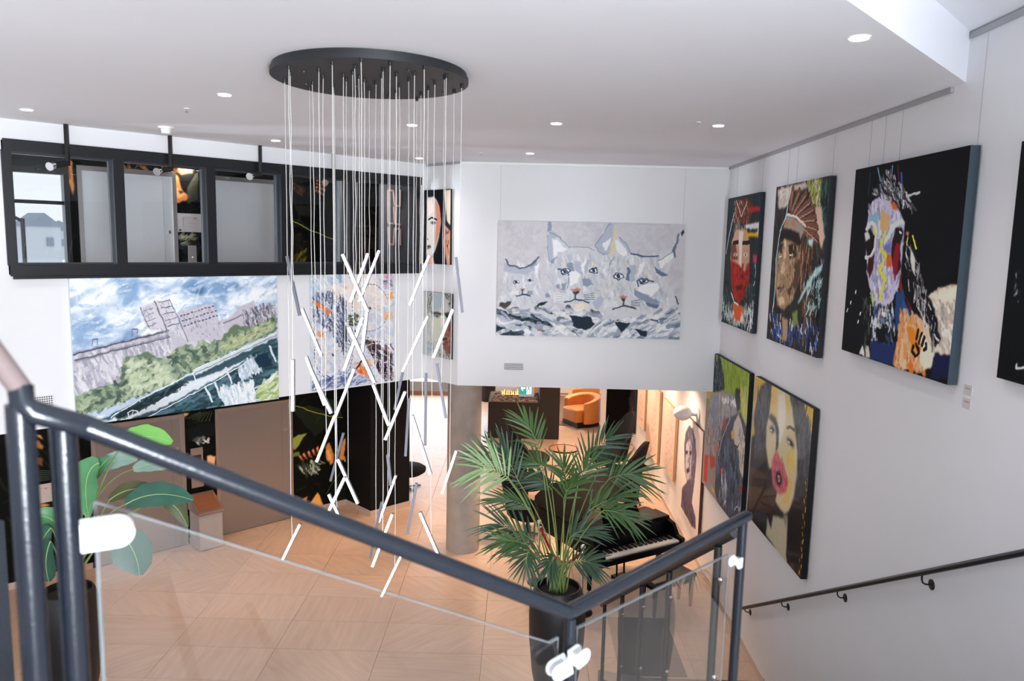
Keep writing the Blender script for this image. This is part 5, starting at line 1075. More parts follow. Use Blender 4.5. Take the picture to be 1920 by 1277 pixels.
a.P('b9603c', [(175, 830), (250, 860), (245, 960), (180, 950)]).D(['e0e2de', 'c9d2cc', '9fb5aa', 'f0efec'], 130, [(115, 800), (180, 860), (340, 830), (330, 1020), (110, 940)], 22, 7, 85, seed=5).D(['2b3f3c', '4a6a60', '1a2524'], 90, [(120, 740), (175, 760), (190, 900), (130, 880)], 22, 4, 80, seed=6).D(['2b3f3c', '4a6a60', '1a2524'], 60, [(260, 740), (310, 700), (300, 880), (250, 880)], 22, 4, 80, seed=7).P('c4532c', [(180, 840), (240, 850), (225, 950), (195, 940)])
a.S('d5cdc2', 4, [(172, 770), (190, 830), (215, 845)]).S('cfe2e2', 4, [(190, 270), (160, 400), (140, 520)])
p.finish(1.5, wires=[(.14, ZR), (.9, ZR)])
p = wallR('painting', 'dark painting of a stern face with a brown feather headdress', 8.83, 7.31, 4.045, 5.79, .055, '141820')
a = p.art(460, '2b2824', 1.2); a.soft = 1.8; a.F(1320, 320, 3.361); Q = [(460, 110), (830, 30), (745, 1175), (405, 1055)]
a.D(['1d1f20', '3a332c', '14161a', '4a3f34'], 300, Q, 26, 8, 80, seed=1)
a.P('b5a596', [(465, 120), (640, 70), (660, 110), (560, 130), (520, 230), (470, 240)]).D(['cfc2b4', 'e3dbd0', '8f8478'], 40, [(465, 120), (560, 90), (520, 220)], 26, 3, 120, seed=2).P('8b8f3c', [(650, 70), (740, 55), (730, 200), (690, 200)]).D(['6d7430', 'a0a55a', 'c9c2a4', '3f4a26'], 90, [(650, 70), (750, 55), (740, 250), (680, 220)], 22, 6, 100, seed=3)
a.D(['2c4a42', '16302c', '3f6a60', '0f1a1c'], 120, [(740, 60), (830, 40), (810, 450), (740, 440)], 26, 8, 90, seed=4).P('c0a594', [(700, 230), (740, 220), (760, 420), (740, 500), (715, 400)]).P('6f6a98', [(730, 560), (790, 560), (785, 760), (745, 700)], .8)
fe = [(560, 120), (600, 130), (640, 150), (670, 190), (690, 240), (700, 300), (710, 360), (715, 430)]
for i, (x, y) in enumerate(fe): a.S('6b4638', 15, [(545+i*11, 230+i*20), (x, y)]); a.S('3c241c', 3, [(552+i*11, 235+i*20), (x+10, y+12)]); a.S('a58472', 2.5, [(545+i*11, 225+i*20), (x-2, y+12)])
a.P('8f8378', [(515, 280), (560, 290), (610, 330), (635, 370), (610, 430), (570, 390), (500, 360)]).P('b5683c', [(510, 315), (530, 320), (525, 350), (508, 345)]).P('b5683c', [(555, 315), (575, 330), (570, 355), (550, 345)]).S('c9beb0', 5, [(520, 275), (580, 290), (640, 350)])
a.P('8d7256', [(485, 400), (520, 380), (560, 440), (600, 470), (610, 560), (590, 700), (560, 820), (500, 880), (460, 850), (450, 740), (455, 600), (470, 480)]).P('201a16', [(480, 380), (540, 370), (600, 400), (610, 480), (560, 450), (510, 430), (470, 470)]).P('c2a887', [(505, 430), (520, 440), (515, 560), (500, 600)]).P('2b2019', [(470, 460), (500, 460), (495, 520), (470, 520)]).P('2b2019', [(530, 470), (580, 460), (585, 540), (540, 560)])
a.P('4b3a2c', [(570, 560), (610, 560), (590, 720), (540, 800), (520, 760), (560, 700)]).P('b59a7c', [(480, 590), (505, 570), (515, 620), (500, 650), (478, 640)]).S('d8d4cc', 3, [(475, 545), (490, 540)]).S('d8d4cc', 3, [(540, 535), (560, 530)]).P('6a4a3c', [(465, 730), (500, 715), (510, 745), (470, 770)]).S('241a16', 3, [(462, 745), (505, 735)]).P('c0a486', [(465, 800), (500, 790), (510, 840), (475, 850)]).S('b08e68', 5, [(475, 650), (468, 720)])
a.D(['a88c6a', '5a4634', '33281f', 'c9b08c'], 110, [(470, 480), (600, 480), (560, 800), (460, 800)], 14, 4, 80, al=.6, seed=5)
a.D(['8a5f44', '5a3d2c', 'a98264', '2c1d16'], 100, [(600, 450), (700, 440), (700, 1000), (620, 1100)], 44, 5, 88, var=.2, seed=6).D(['14161a', '20262c', '0c0d10'], 120, [(690, 600), (790, 560), (745, 1170), (650, 1140)], 30, 8, 85, seed=7)
a.P('9fc2c4', [(735, 590), (740, 630), (690, 680), (600, 830), (590, 830), (640, 730), (700, 620)]).D(['a9cccd', '7fa8ad', 'd8e4e2'], 60, [(620, 700), (740, 600), (740, 900), (640, 900)], 22, 4, 110, seed=8).P('a8d0d0', [(655, 430), (690, 430), (680, 480), (660, 470)])
a.S('9cc0c6', 4, [(530, 200), (520, 280), (480, 380), (455, 550), (450, 700), (440, 830)]).S('d8d8d2', 4, [(440, 830), (430, 900), (450, 1000)])
a.D(['27408a', '1b2b5c', 'd9d6d2', '3a5aa8', '20222a'], 140, [(415, 880), (520, 940), (720, 960), (740, 1160), (420, 1060)], 22, 6, 75, seed=9).P('9c7c60', [(490, 920), (530, 940), (520, 1080), (495, 1070)]).P('6a7a3c', [(555, 900), (590, 870), (590, 960), (560, 1000)])
p.finish(1.5, wires=[(.12, ZR), (.3, ZR), (.93, ZR)])
p = wallR('painting', 'large painting of a colourful horse head on a black background', 6.74, 5.045, 4.21, 5.79, .065, '2c3c46')
a = p.art(560, '0c0c0e', 1.4).F(1580, 280, 2.9)
a.P('c9b59e', [(455, 800), (540, 750), (640, 730), (640, 900), (600, 1130), (500, 1130), (450, 1180), (380, 1200), (280, 1180), (290, 1080), (310, 960), (380, 900), (450, 870)])
a.D(['b5a596', 'd8cbb8', '8d867e', 'e2d8ca'], 120, [(480, 830), (630, 780), (600, 1120), (500, 1080)], 34, 9, 60, seed=1).P('e0ccb4', [(460, 800), (640, 735), (635, 810), (560, 830)])
a.P('bab5cc', [(150, 300), (190, 250), (240, 240), (300, 330), (340, 380), (330, 500), (320, 640), (300, 760), (270, 830), (240, 860), (170, 850), (150, 760), (130, 660), (125, 500), (135, 380)])
a.D(['c8c4dc', '9a94b8', 'd8d8e4', '7f86a8', 'aab6d0', '8a7a8e'], 240, [(140, 300), (330, 360), (300, 760), (160, 820)], 26, 7, 80, seed=2)
a.P('86a8bf', [(150, 350), (195, 345), (190, 420), (140, 400)]).P('c8a26a', [(215, 320), (255, 370), (250, 420), (225, 450), (200, 430), (205, 370)]).P('c9602c', [(255, 270), (300, 265), (295, 330), (270, 320)]).P('cadfe2', [(260, 410), (330, 370), (330, 400), (270, 450), (230, 520), (225, 500)])
a.P('0c0c0e', [(140, 140), (170, 150), (230, 160), (320, 190), (380, 330), (350, 420), (310, 330), (260, 250), (210, 250), (160, 280)])
a.D(['17181c', 'a9a9b2', '0b0b0c', '5a5c66', 'd6d6da'], 130, [(160, 240), (250, 130), (330, 200), (390, 330), (300, 280)], 30, 4, 50, seed=3)
for s, c in [([(190, 100), (205, 170)], '6b8fb5'), ([(272, 90), (268, 140)], '5a86b0'), ([(318, 130), (322, 180)], '3a4aa0'), ([(150, 130), (140, 250)], '22303c'), ([(300, 90), (305, 160)], '5a1a1c'), ([(350, 255), (420, 235)], 'b8b8b8'), ([(330, 260), (400, 330)], '3c3c40')]: a.S(c, 3.5, s)
a.P('14100f', [(120, 460), (150, 430), (175, 470), (170, 560), (140, 590), (120, 530)]).S('ded2cc', 6, [(130, 430), (150, 400), (175, 410), (182, 460), (172, 540), (150, 590), (125, 590)]).P('c6c8cc', [(115, 460), (135, 445), (150, 480), (125, 500)]).P('3a1418', [(140, 600), (175, 570), (165, 650), (150, 700), (130, 650)])
a.P('241418', [(265, 500), (290, 430), (325, 430), (325, 480), (310, 540), (320, 640), (290, 690), (265, 620)]).P('8a1420', [(290, 500), (310, 520), (300, 640), (285, 720), (265, 630)]).P('1a1c22', [(300, 440), (325, 445), (320, 490), (298, 490)]).S('c9ccd4', 3, [(310, 450), (318, 455)]).P('cc5a24', [(240, 570), (265, 570), (262, 645), (238, 640)]).P('6a6cae', [(225, 530), (260, 510), (260, 565), (235, 560)]).P('a01c24', [(318, 660), (330, 800), (310, 760)])
a.S('d2e032', 6.5, [(230, 450), (212, 500), (207, 540), (234, 580), (200, 660), (232, 710), (210, 780), (202, 820)]).S('c5d23a', 4, [(165, 420), (178, 460)]).S('b8c840', 4, [(160, 790), (165, 850)])
a.P('16181e', [(165, 870), (200, 840), (250, 860), (275, 920), (250, 960), (200, 970), (165, 940)]).P('9c5230', [(190, 910), (215, 890), (215, 950), (185, 960)]).D(['c9d4dc', '25304c', '101218', '6a7c98', 'e6e6e6'], 110, [(140, 850), (270, 860), (290, 1000), (250, 1080), (160, 1080)], 20, 6, 80, seed=4).P('0e0f14', [(180, 970), (240, 970), (235, 1050), (190, 1060)])
a.P('1c2c58', [(150, 1040), (250, 1060), (290, 1040), (280, 1180), (150, 1140)]).P('24406e', [(290, 780), (340, 760), (330, 900), (290, 1000), (280, 900)]).P('2a5080', [(325, 810), (370, 890), (350, 930), (320, 880)]).P('8e1a24', [(335, 790), (385, 880), (370, 890)])
a.P('b9764a', [(310, 850), (330, 900), (340, 1000), (330, 1180), (270, 1180), (300, 1050)]).D(['d88a4a', 'b8683a', 'c9a07a', 'e0b48c'], 90, [(310, 900), (430, 920), (440, 1180), (290, 1180)], 30, 9, 80, seed=5).P('e07a24', [(345, 960), (390, 970), (430, 1080), (420, 1130), (380, 1080), (360, 1030)]).P('d8681c', [(355, 1160), (385, 1170), (388, 1215), (365, 1210)]).P('dccbb4', [(430, 1000), (490, 1080), (495, 1180), (440, 1210), (420, 1150)])
for s in [[(410, 985), (400, 1030)], [(430, 1000), (415, 1050)], [(445, 1020), (430, 1065)], [(452, 1060), (455, 1085), (440, 1090)], [(385, 1070), (375, 1100), (395, 1125), (415, 1110), (410, 1085)], [(400, 1060), (410, 1080)]]: a.S('14100f', 5, s)
a.P('0e0e12', [(345, 460), (380, 500), (360, 560), (400, 680), (440, 760), (500, 860), (530, 1040), (500, 1080), (470, 960), (400, 900), (340, 800), (320, 700), (340, 600)]).D(['e0dcd6', '0c0c10', '1a1a20', '9c9a9c'], 90, [(350, 480), (390, 560), (460, 800), (530, 1040), (490, 1060), (420, 880), (340, 700)], 30, 3.5, 65, seed=6)
a.P('c98a5a', [(345, 450), (360, 460), (350, 480)]).P('d8d8c8', [(365, 520), (395, 600), (390, 680), (375, 640)]).S('cfd43a', 3, [(352, 480), (350, 520)]).S('cfd43a', 3, [(380, 470), (400, 540)])
a.P('131a38', [(500, 1110), (600, 1120), (590, 1250), (480, 1250)]).P('8aa0b0', [(612, 990), (640, 980), (640, 1277), (590, 1277), (600, 1130)]).P('e2d8cc', [(90, 1110), (110, 1060), (120, 1130)]).P('c4b8a8', [(120, 1060), (145, 1070), (148, 1140), (125, 1130)]); a.D(['3a5a3a', '14161a', '505a50'], 24, [(110, 830), (150, 830), (140, 1060), (115, 1060)], 40, 3, 88, seed=7)
for x, y in [(72, 770), (28, 868), (97, 890), (85, 935), (45, 830)]: a.S('d8d8da', 3.5, [(x, y), (x-3, y+10)])
p.finish(1.45, wires=[(.05, ZR), (.2, ZR), (.36, ZR), (.97, 6.5)])
p = wallR('painting', 'black painting cut off by the right edge of the view', 4.56, 3.2, 4.35, 5.75, .05, '14202a')
a = p.art(200, '0d0f12', 1.2); a.S('cfcfd2', 3, [(1906, 682), (1905, 690), (1912, 690)]); a.S('cfcfd2', 2.5, [(1913, 690), (1920, 688), (1926, 692)]); a.D(['2a3038', 'aab0b4'], 8, [(1900, 520), (1915, 500), (1910, 600)], 10, 3, 90)
p.finish(1.3, wires=[(.1, 6.5)])
# ---- right wall, lower row
p = wallR('painting', 'green painting of a dark horse with war paint, left of the poppy portrait', 11.44, 9.38, 1.456, 3.53, .055, '0c0e12')
# the hung height is stepped: lower edge follows its own level line
a = p.art(520, '8aa03c', 1.3); a.soft = 1.6; a.F(1300, 640, 3.758)
a.D(['7f9a34', '98ac4a', '6f8a30', 'a8b45a'], 260, [(110, 45), (440, 230), (400, 700), (80, 700)], 34, 10, 80, seed=1)
a.P('c9b24a', [(100, 280), (130, 260), (130, 420), (90, 400)]).P('d2b13c', [(370, 560), (420, 570), (410, 690), (385, 660)]).D(['c2ba6a', 'b8c07a', 'd8c05a'], 60, [(330, 320), (420, 380), (410, 620), (350, 560)], 24, 8, 80, seed=2)
a.P('8d8684', [(60, 560), (110, 420), (300, 420), (330, 700), (200, 1150), (40, 1080)]).P('454a52', [(170, 720), (400, 600), (420, 1300), (200, 1250), (150, 1050)]).P('33383e', [(140, 100), (155, 70), (162, 150), (180, 90), (195, 140), (215, 250), (220, 330), (190, 350), (140, 360), (135, 250)]).D(['5a6066', '22262b', '8a8f92'], 50, [(140, 110), (200, 130), (215, 330), (140, 340)], 20, 4, 80, seed=3)
a.P('9a9290', [(120, 380), (200, 350), (260, 360), (300, 420), (290, 560), (200, 760), (110, 860), (85, 800), (100, 500)]).D(['a89e98', '7c7876', 'c0b2a8', '60646a', '8a96a8'], 230, [(110, 380), (290, 390), (230, 720), (90, 850)], 26, 7, 80, seed=4).P('7a8ca8', [(140, 380), (170, 380), (165, 560), (140, 640), (130, 500)], .8)
a.D(['e8e6e4', 'd6d3d0'], 26, [(200, 400), (310, 410), (305, 460), (210, 440)], 12, 8, seed=5).P('3a3e44', [(300, 330), (330, 340), (330, 480), (310, 500), (295, 400)])
a.P('4a4f58', [(210, 560), (330, 500), (380, 620), (400, 690), (380, 1200), (250, 1200), (160, 1060), (160, 900), (190, 740)]).D(['3a3f48', '5a6270', '2b3038', '6f7c92', '4d5f82'], 260, [(200, 620), (380, 640), (380, 1190), (250, 1190), (160, 900)], 34, 9, 80, seed=6)
a.P('c9beb2', [(320, 510), (345, 600), (370, 760), (375, 900), (345, 960), (325, 900), (320, 780), (290, 720), (275, 640), (290, 560)]).P('8a8a88', [(320, 560), (345, 640), (350, 720), (330, 720)]).P('d0a24a', [(265, 640), (285, 620), (290, 690), (268, 690)]).S('3a3836', 4, [(290, 730), (310, 750), (325, 720)]).P('70706e', [(345, 790), (365, 800), (360, 860), (345, 850)]).D(['ded4ca', 'b0a698', '7a746c'], 60, [(310, 540), (360, 680), (370, 900), (335, 900)], 22, 4, 80, seed=7)
a.S('a89a90', 4, [(260, 540), (205, 680), (170, 820)]).P('b54a3c', [(115, 800), (150, 810), (155, 880), (120, 900)]).P('b8443a', [(80, 800), (105, 800), (95, 1000), (70, 980)]).P('b04a44', [(205, 600), (225, 510), (230, 600), (212, 640)], .8).P('c07a70', [(140, 740), (175, 700), (170, 780), (150, 790)], .8).P('b8322c', [(325, 1030), (350, 1020), (348, 1065), (330, 1060)]).P('a83a34', [(175, 890), (210, 900), (205, 950)])
a.D(['d6d6d8', 'a9b4c4'], 24, [(200, 900), (240, 950), (230, 1160), (180, 1110)], 34, 5, 85, seed=8).S('c0c4ca', 2.5, [(290, 1190), (310, 1160), (322, 1195), (330, 1170)]).P('5f7ca8', [(350, 1000), (378, 900), (372, 1100), (350, 1110)], .8).P('c9b83a', [(115, 1010), (150, 1050), (145, 1080)], .8)
p.finish(1.2)
p = wallR('painting', 'yellow and black portrait of a woman holding a pink poppy to her lips', 9.12, 7.28, 1.79, 3.545, .06, '08080a')
a = p.art(520, 'caa23c', .8); a.soft = 2.6; a.F(1395, 690, 3.193)
a.D(['d2aa48', 'c09a38', 'ddb85a'], 140, [(60, 40), (460, 240), (380, 1260), (30, 880)], 34, 12, 80, seed=1)
a.P('15161a', [(20, 560), (430, 640), (400, 1000), (420, 1400), (10, 1100)]); a.P('33363c', [(20, 420), (120, 380), (120, 760), (20, 800)]).P('3b3e44', [(75, 200), (100, 110), (150, 70), (260, 130), (340, 170), (360, 260), (380, 360), (420, 430), (425, 560), (400, 640), (405, 800), (385, 960), (380, 1100), (330, 1220), (250, 1120), (140, 980), (40, 860), (45, 640), (70, 480), (60, 300)])
a.D(['52565c', '33363b', '666a70', '45484e'], 170, [(80, 150), (160, 100), (150, 480), (60, 520)], 44, 8, 86, al=.7, seed=2).D(['4a4e54', '5c6066', '35383e'], 160, [(270, 150), (350, 180), (410, 440), (390, 700), (310, 700), (300, 400)], 44, 8, 82, al=.7, seed=3)
a.P('15161a', [(45, 640), (130, 560), (160, 700), (190, 800), (240, 870), (300, 800), (400, 760), (385, 1000), (375, 1120), (330, 1220), (250, 1120), (140, 980), (40, 860)]).P('23364a', [(50, 860), (130, 860), (135, 960)], .7)
a.P('cbbd96', [(165, 110), (190, 95), (270, 150), (290, 250), (305, 370), (320, 500), (318, 640), (295, 780), (270, 860), (240, 880), (200, 850), (180, 790), (200, 720), (150, 600), (130, 470), (135, 340), (150, 280), (160, 200)])
a.P('d6b04a', [(165, 110), (200, 105), (190, 260), (200, 330), (160, 270)], .7).P('d9b548', [(270, 500), (300, 480), (300, 600), (270, 640), (250, 560)], .8).P('d3ae48', [(245, 160), (270, 155), (280, 260), (260, 280)], .6).P('d8b24a', [(270, 640), (290, 700), (260, 830), (230, 800)], .6).P('dcd6c8', [(205, 160), (245, 160), (250, 320), (225, 440), (200, 470), (205, 320)], .8)
a.P('2e2f33', [(145, 290), (165, 275), (190, 300), (208, 370), (205, 470), (190, 500), (195, 420), (185, 350), (160, 310)]).P('8f8a78', [(150, 350), (170, 340), (190, 380), (165, 400)]).P('2b2c30', [(152, 362), (168, 350), (188, 378), (170, 382)]).S('d8d4c8', 3, [(160, 372), (168, 374)]).S('1a1b1e', 6, [(170, 368), (172, 374)])
a.S('4a4840', 6, [(258, 360), (275, 352), (300, 372)], .8).P('3a3a3c', [(252, 425), (270, 420), (300, 455), (300, 480), (270, 455)]).S('c9c4b4', 3, [(264, 440), (276, 450)]).S('141517', 7, [(280, 448), (283, 456)]).P('5a574c', [(222, 535), (232, 545), (228, 560)])
a.P('2a2a2c', [(165, 600), (200, 720), (185, 800), (240, 880), (200, 880), (140, 780), (130, 620)]).P('c3626c', [(185, 505), (200, 500), (215, 540), (235, 570), (255, 640), (265, 690), (250, 745), (215, 760), (185, 730), (170, 690), (165, 620), (168, 560)])
a.D(['cf7480', 'b5525e', 'd98a92', 'a84652'], 60, [(170, 530), (220, 550), (260, 680), (220, 750), (175, 700)], 18, 6, 60, seed=4).P('1a1418', [(195, 620), (215, 620), (228, 670), (215, 710), (198, 700), (188, 660)]).S('c9a2a4', 3, [(203, 645), (212, 650), (214, 675), (206, 680), (203, 650)])
a.P('b9b096', [(140, 890), (160, 960), (175, 880), (240, 900), (265, 890), (258, 1080), (250, 1120), (262, 1180), (200, 1100), (130, 1000)]).P('8a8470', [(235, 880), (265, 880), (250, 960), (240, 920)]).P('17181b', [(262, 880), (300, 800), (400, 800), (380, 1100), (335, 1215), (255, 1125)])
a.D(['d8a820', 'c99a1c', '15161a'], 60, [(395, 560), (425, 470), (400, 900), (375, 1200), (340, 1220), (385, 900)], 14, 5, 86, seed=5)
hh, ww = a.h, a.w
for i in range(46):
    y = hh*(.42+.58*i/45); a.S(['d8a820', 'c99a1c', '15161a'][i % 3 if i % 5 else 2], 2.2+1.5*math.sin(i*1.7), [(ww-10-9*math.sin(i*.9), y), (ww-8-9*math.sin(i*.9+.4), y+hh*.018)], raw=True)
p.finish(1.15, .4, coat=.15)
p = wallR('painting', 'white painting of a grey and violet woman in profile pose under the white wall lamp', 12.96, 11.56, .5, 2.21, .04, '5a3c34')
a = p.art(420, 'e6ddda', .9); a.soft = 2; a.F(1170, 720, 4.406)
a.P('5e5a70', [(510, 400), (540, 340), (570, 370), (590, 470), (598, 600), (590, 720), (575, 860), (560, 980), (590, 1100), (592, 1200), (560, 1180), (470, 1010), (480, 860), (520, 810), (500, 700), (498, 500)]).P('b9b5bc', [(512, 500), (540, 450), (560, 520), (560, 660), (550, 780), (520, 800), (505, 700)]).D(['8a8696', '4a465c', '6f6a80', 'a9a6b2'], 110, [(520, 400), (590, 460), (580, 860), (540, 780), (530, 480)], 24, 5, 85, seed=1)
a.P('3a3646', [(508, 555), (530, 550), (525, 580), (510, 580)]).P('3a3646', [(540, 550), (560, 555), (555, 590), (540, 580)]).P('4a3a48', [(515, 700), (540, 690), (538, 730), (518, 740)]).S('6c6874', 3, [(530, 590), (525, 640), (535, 645)]).D(['4b3f5e', '6a5c80', '352c42'], 80, [(480, 870), (550, 960), (590, 1180), (500, 1050)], 26, 7, 60, seed=2)
p.finish(1.05)
def sketch(lab, y0, y1, z0, z1, bg, pl, seed, side='b58d6a', dark=False):
    p = wallR('painting', lab, y0, y1, z0, z1, .05, side); a = p.art(260, bg, 1.2).F(1170, 720, 4.406)
    a.D(['a8796a', '6b4a48', 'c9a392', '3c2f34', 'b5695a'] if not dark else ['d8b8a0', '8a6a5a', '3a302c'], 150, pl, 16, 2.6, 85, var=1.4, seed=seed); p.finish(1.1)
sketch('pale painting with a dark haired tattooed figure, next to the white lamp', 14.8, 13.6, .75, 2.09, 'dcc6b8', [(340, 420), (365, 200), (395, 190), (400, 330), (420, 360), (390, 770), (340, 640)], 1)
sketch('pale painting of a clasped hand sketch between two framed figures', 16.65, 15.2, .58, 2.12, 'e3c9b8', [(225, 240), (270, 70), (265, 330), (270, 630), (215, 560)], 2, 'a5835f')
sketch('pale pink painting of a slim figure, second from the far black one', 17.95, 16.95, .86, 2.2, 'e2c8b8', [(115, 200), (140, 60), (160, 120), (160, 350), (120, 300)], 3, 'a5835f')
sketch('black painting with a golden curved face at the far end of the right wall', 19.55, 18.42, .42, 2.1, '0c0b0b', [(30, 140), (60, 60), (75, 200), (55, 300)], 4, '101010', True)
# price labels, white lamp
t = thing('label_card', 'pair of small white label cards below the corner of the horse painting', 'label', (XR, 4.94, 4.15))
for dz in (.02, -.07): MB().box((XR-.003, 4.93, 4.18+dz), (.004, .09, .065)).build('card', M_PAPER, t); MB().box((XR-.0055, 4.93, 4.19+dz), (.002, .05, .008)).build('print_line', mat('ink_grey2', srgb('9a9694'), .7), t)
lp = thing('wall_lamp', 'white dome wall lamp on a round bracket above the grey violet portrait', 'lamp', (XR, 12.3, 2.33))
R = Matrix.Rotation(-math.pi/2, 3, 'Y')
MB().lathe([(.11, 0), (.11, .02), (.05, .03)], (XR, 12.15, 2.36), 24, R=R).build('bracket', M_WPL, lp, smooth=True)
MB().tube([(XR-.03, 12.15, 2.36), (XR-.12, 12.2, 2.36)], .03, 12).build('arm', M_WPL, lp, smooth=True)
m = MB(); m.sphere((XR-.24, 12.25, 2.36), .15, 20, 12, (1, 1, .82)); m.build('dome_shade', M_WPL, lp, smooth=True)
# ---- jungle murals printed on the lift walls
def mural(name, lab, l0, l1, z0, z1, res, cuts):
    p = Pic('wall_mural', lab, LN(l0, DE, z1), LV*(l1-l0), (0, 0, z0-z1), NV, .004, '0c0d0c', gap=.001, cat='mural'); return p
OR_ = ['c98a4e', 'a4612e', 'e0a868', '7a4420']; GN = ['23301c', '3a4a26', '161d14', '4f5f30']
p = mural('m', 'dark jungle mural with copper leaves on the ground floor lift wall', 0.6, 7.50, .1, 2.94, 0, 0)
a = p.art(1500, '0b0d0b', .9)
a.k = 2.2
a.F(0, 0, 1); a.D(['101510', '161e16', '0a0c0a', '1d261a', '0e1416'], 500, [(0, 700), (680, 700), (680, 1200), (0, 1200)], 34, 5, 60, var=2, al=.7, seed=1)
a.F(530, 740, 5.32)
for i in range(34): a.S('283420' if i % 2 else '1b2418', 1.3, [(560-i*9, 210-i*3), (330-i*7, 420-i*8)], .8)
for i in range(26): a.S('242f1c', 1.2, [(400+i*6, 20+i*2), (520+i*3, 210)], .7)
a.S('8f8a3c', 1.6, [(130, 115), (250, 155), (420, 205), (600, 230)]).P('7d8a3c', [(75, 430), (160, 400), (240, 400), (170, 470), (110, 560), (85, 520)]).P('5d6a30', [(80, 600), (170, 560), (190, 600), (90, 640)]).P('8f9a86', [(640, 300), (680, 200), (722, 95), (725, 230), (700, 290)]).P('4b5c3c', [(650, 300), (724, 220), (724, 330), (680, 360)])
for i in range(5): x, y = 170+i*42, 620-i*22; a.P('b86a48', [(x, y), (x+14, y-30), (x+34, y+12), (x+18, y+40)]); a.P('dca080', [(x+4, y), (x+12, y-20), (x+22, y+8)]); a.P('8a4a34', [(x+12, y+38), (x+40, y+16), (x+44, y+56)])
a.P('c4803f', [(430, 520), (470, 480), (500, 560), (510, 680), (480, 710), (440, 640)]).P('e0a564', [(440, 540), (465, 560), (480, 660), (455, 640)]).P('c98a4a', [(560, 640), (590, 480), (680, 300), (650, 400), (615, 520), (610, 650)]).P('d6985a', [(708, 560), (724, 470), (730, 560)])
a.D(['c99a3c', '8a5f20', 'e0b45a', '2a1c0c'], 90, [(600, 620), (730, 570), (730, 760), (680, 760)], 6, 3, seed=2).D(['6f7a6a', 'a5ad98', '2c3428'], 40, [(150, 720), (390, 670), (330, 780), (220, 800)], 22, 5, 60, seed=3)
a.P('d8a45a', [(110, 1060), (150, 1040), (160, 1110)]).P('b97a3a', [(200, 1050), (250, 1020), (240, 1120), (210, 1130)]).P('d9a050', [(250, 1120), (350, 975), (400, 1080), (420, 1120), (400, 1190), (320, 1150)]).P('7a4820', [(300, 1140), (400, 1100), (360, 1130)]).S('4a5c2c', 1.5, [(580, 770), (440, 980)])
for i in range(16): a.S('1c281a', 1.4, [(450+i*18, 1170), (560+i*9, 860)], .9)
a.F(300, 740, 3.193); a.D(['c9ccc6', '6a706c', '33393a'], 16, [(195, 260), (295, 260), (280, 300), (220, 310)], 10, 4, seed=4).P('d9a878', [(282, 370), (335, 370), (340, 460), (310, 470)]).P('1a2020', [(150, 200), (330, 160), (330, 240), (180, 280)], .6)
for i in range(8): a.S('55604c', 1, [(150+i*20, 150+i*2), (240+i*10, 105)], .8)
a.F(100, 500, 3.992); a.P('b5683a', [(430, 1180), (520, 1170), (500, 1205), (440, 1200)]).P('c98850', [(640, 1160), (740, 1150), (730, 1180), (660, 1180)]).P('e0a56a', [(830, 1120), (1010, 1095), (980, 1150), (880, 1150)]).P('b06a38', [(740, 1140), (830, 1120), (800, 1150)])
a.F(50, 780, 5.805); a.P('b5713a', [(60, 300), (120, 270), (190, 340), (180, 370), (100, 350)]).P('d8a86a', [(60, 210), (140, 210), (190, 250), (120, 240)]).P('7a4a26', [(50, 470), (180, 450), (160, 540), (60, 530)])
for i in range(6): a.S('39463c', 1.6, [(80, 600+i*22), (240, 590+i*20)], .9)
for i in range(5): a.P('c98f58', [(100, 1000+i*42), (180, 960+i*38), (250, 970+i*38), (180, 1015+i*40)]); a.S('5a3820', 1.5, [(110, 1005+i*42), (240, 985+i*38)])
a.P('b57a48', [(170, 1110), (260, 1010), (270, 1030), (190, 1115)]).P('3c564e', [(100, 1180), (270, 1100), (270, 1180), (120, 1240)])
p.finish(1.25, .45)
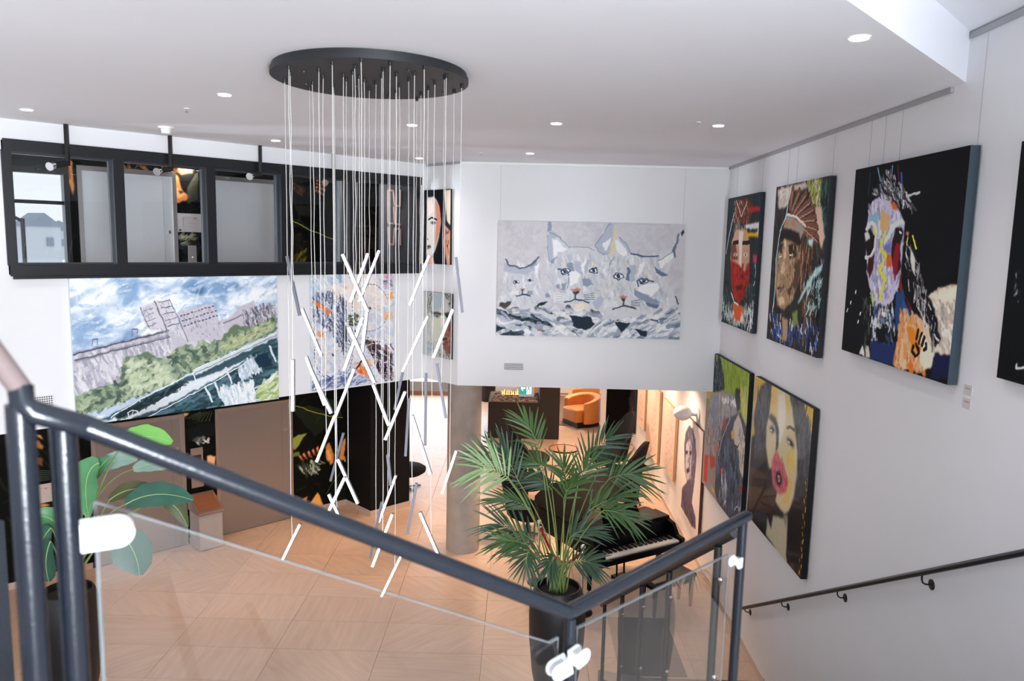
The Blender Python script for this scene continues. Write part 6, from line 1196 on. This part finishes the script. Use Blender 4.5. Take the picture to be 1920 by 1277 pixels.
p = mural('m', 'dark jungle mural with copper leaves on the upper floor lift wall', 3.02, 9.55, 3.84, 6.15, 0, 0)
a = p.art(1400, '0a0b0a', .9); a.k = 2.2
a.F(0, 0, 1); a.D(['0f130f', '14190f', '080a08', '191d12'], 300, [(100, 260), (800, 300), (800, 510), (100, 510)], 30, 5, 60, var=2, al=.6, seed=1)
a.F(0, 220, 3.992)
a.P('b87444', [(510, 310), (545, 350), (550, 590), (530, 560), (500, 480), (460, 430), (480, 370)]).P('8a4e28', [(500, 350), (530, 420), (520, 470), (490, 440)]).P('b06c3a', [(1280, 380), (1330, 460), (1370, 560), (1415, 600), (1370, 630), (1300, 650), (1290, 560)]).P('cf9458', [(1300, 500), (1380, 580), (1330, 620), (1300, 600)]).P('3a2416', [(1320, 540), (1380, 560), (1340, 580)]).P('8a5a34', [(1260, 370), (1330, 350), (1420, 340), (1440, 420), (1350, 430)], .5)
for i in range(14): a.S('3a3c30', 1.3, [(1400, 640-i*8), (1480, 610-i*16)], .8)
a.D(['b8b294', '6a6c58', '8f8a70'], 16, [(1350, 880), (1480, 880), (1470, 930), (1370, 960)], 14, 5, 150, seed=2).D(['a06a34', '6b3f1e'], 14, [(900, 310), (1300, 340), (1300, 400), (900, 390)], 16, 5, seed=3)
for i in range(9): a.S('4a4634', 1.4, [(70, 250+i*14), (230, 290+i*14)], .8)
a.F(440, 220, 3.992)
for k in range(16): x = 600+20*(k % 4); y = 470+28*(k//4)+6*(k % 4); a.P('b56a44', [(x, y), (x+10, y-12), (x+18, y+4), (x+8, y+14)]); a.P('d9a080', [(x+3, y), (x+9, y-8), (x+12, y+2)])
a.S('8a8a3a', 1.8, [(440, 775), (560, 840), (680, 890), (790, 930)]).D(['5f5a1c', '8a8428', '2c2a10'], 30, [(440, 1030), (540, 990), (530, 1080), (450, 1080)], 14, 4, 120, seed=4).D(['6b4020', '3a2414'], 20, [(440, 500), (520, 530), (510, 580), (450, 550)], 10, 4, seed=5)
p.finish(1.6, .45)
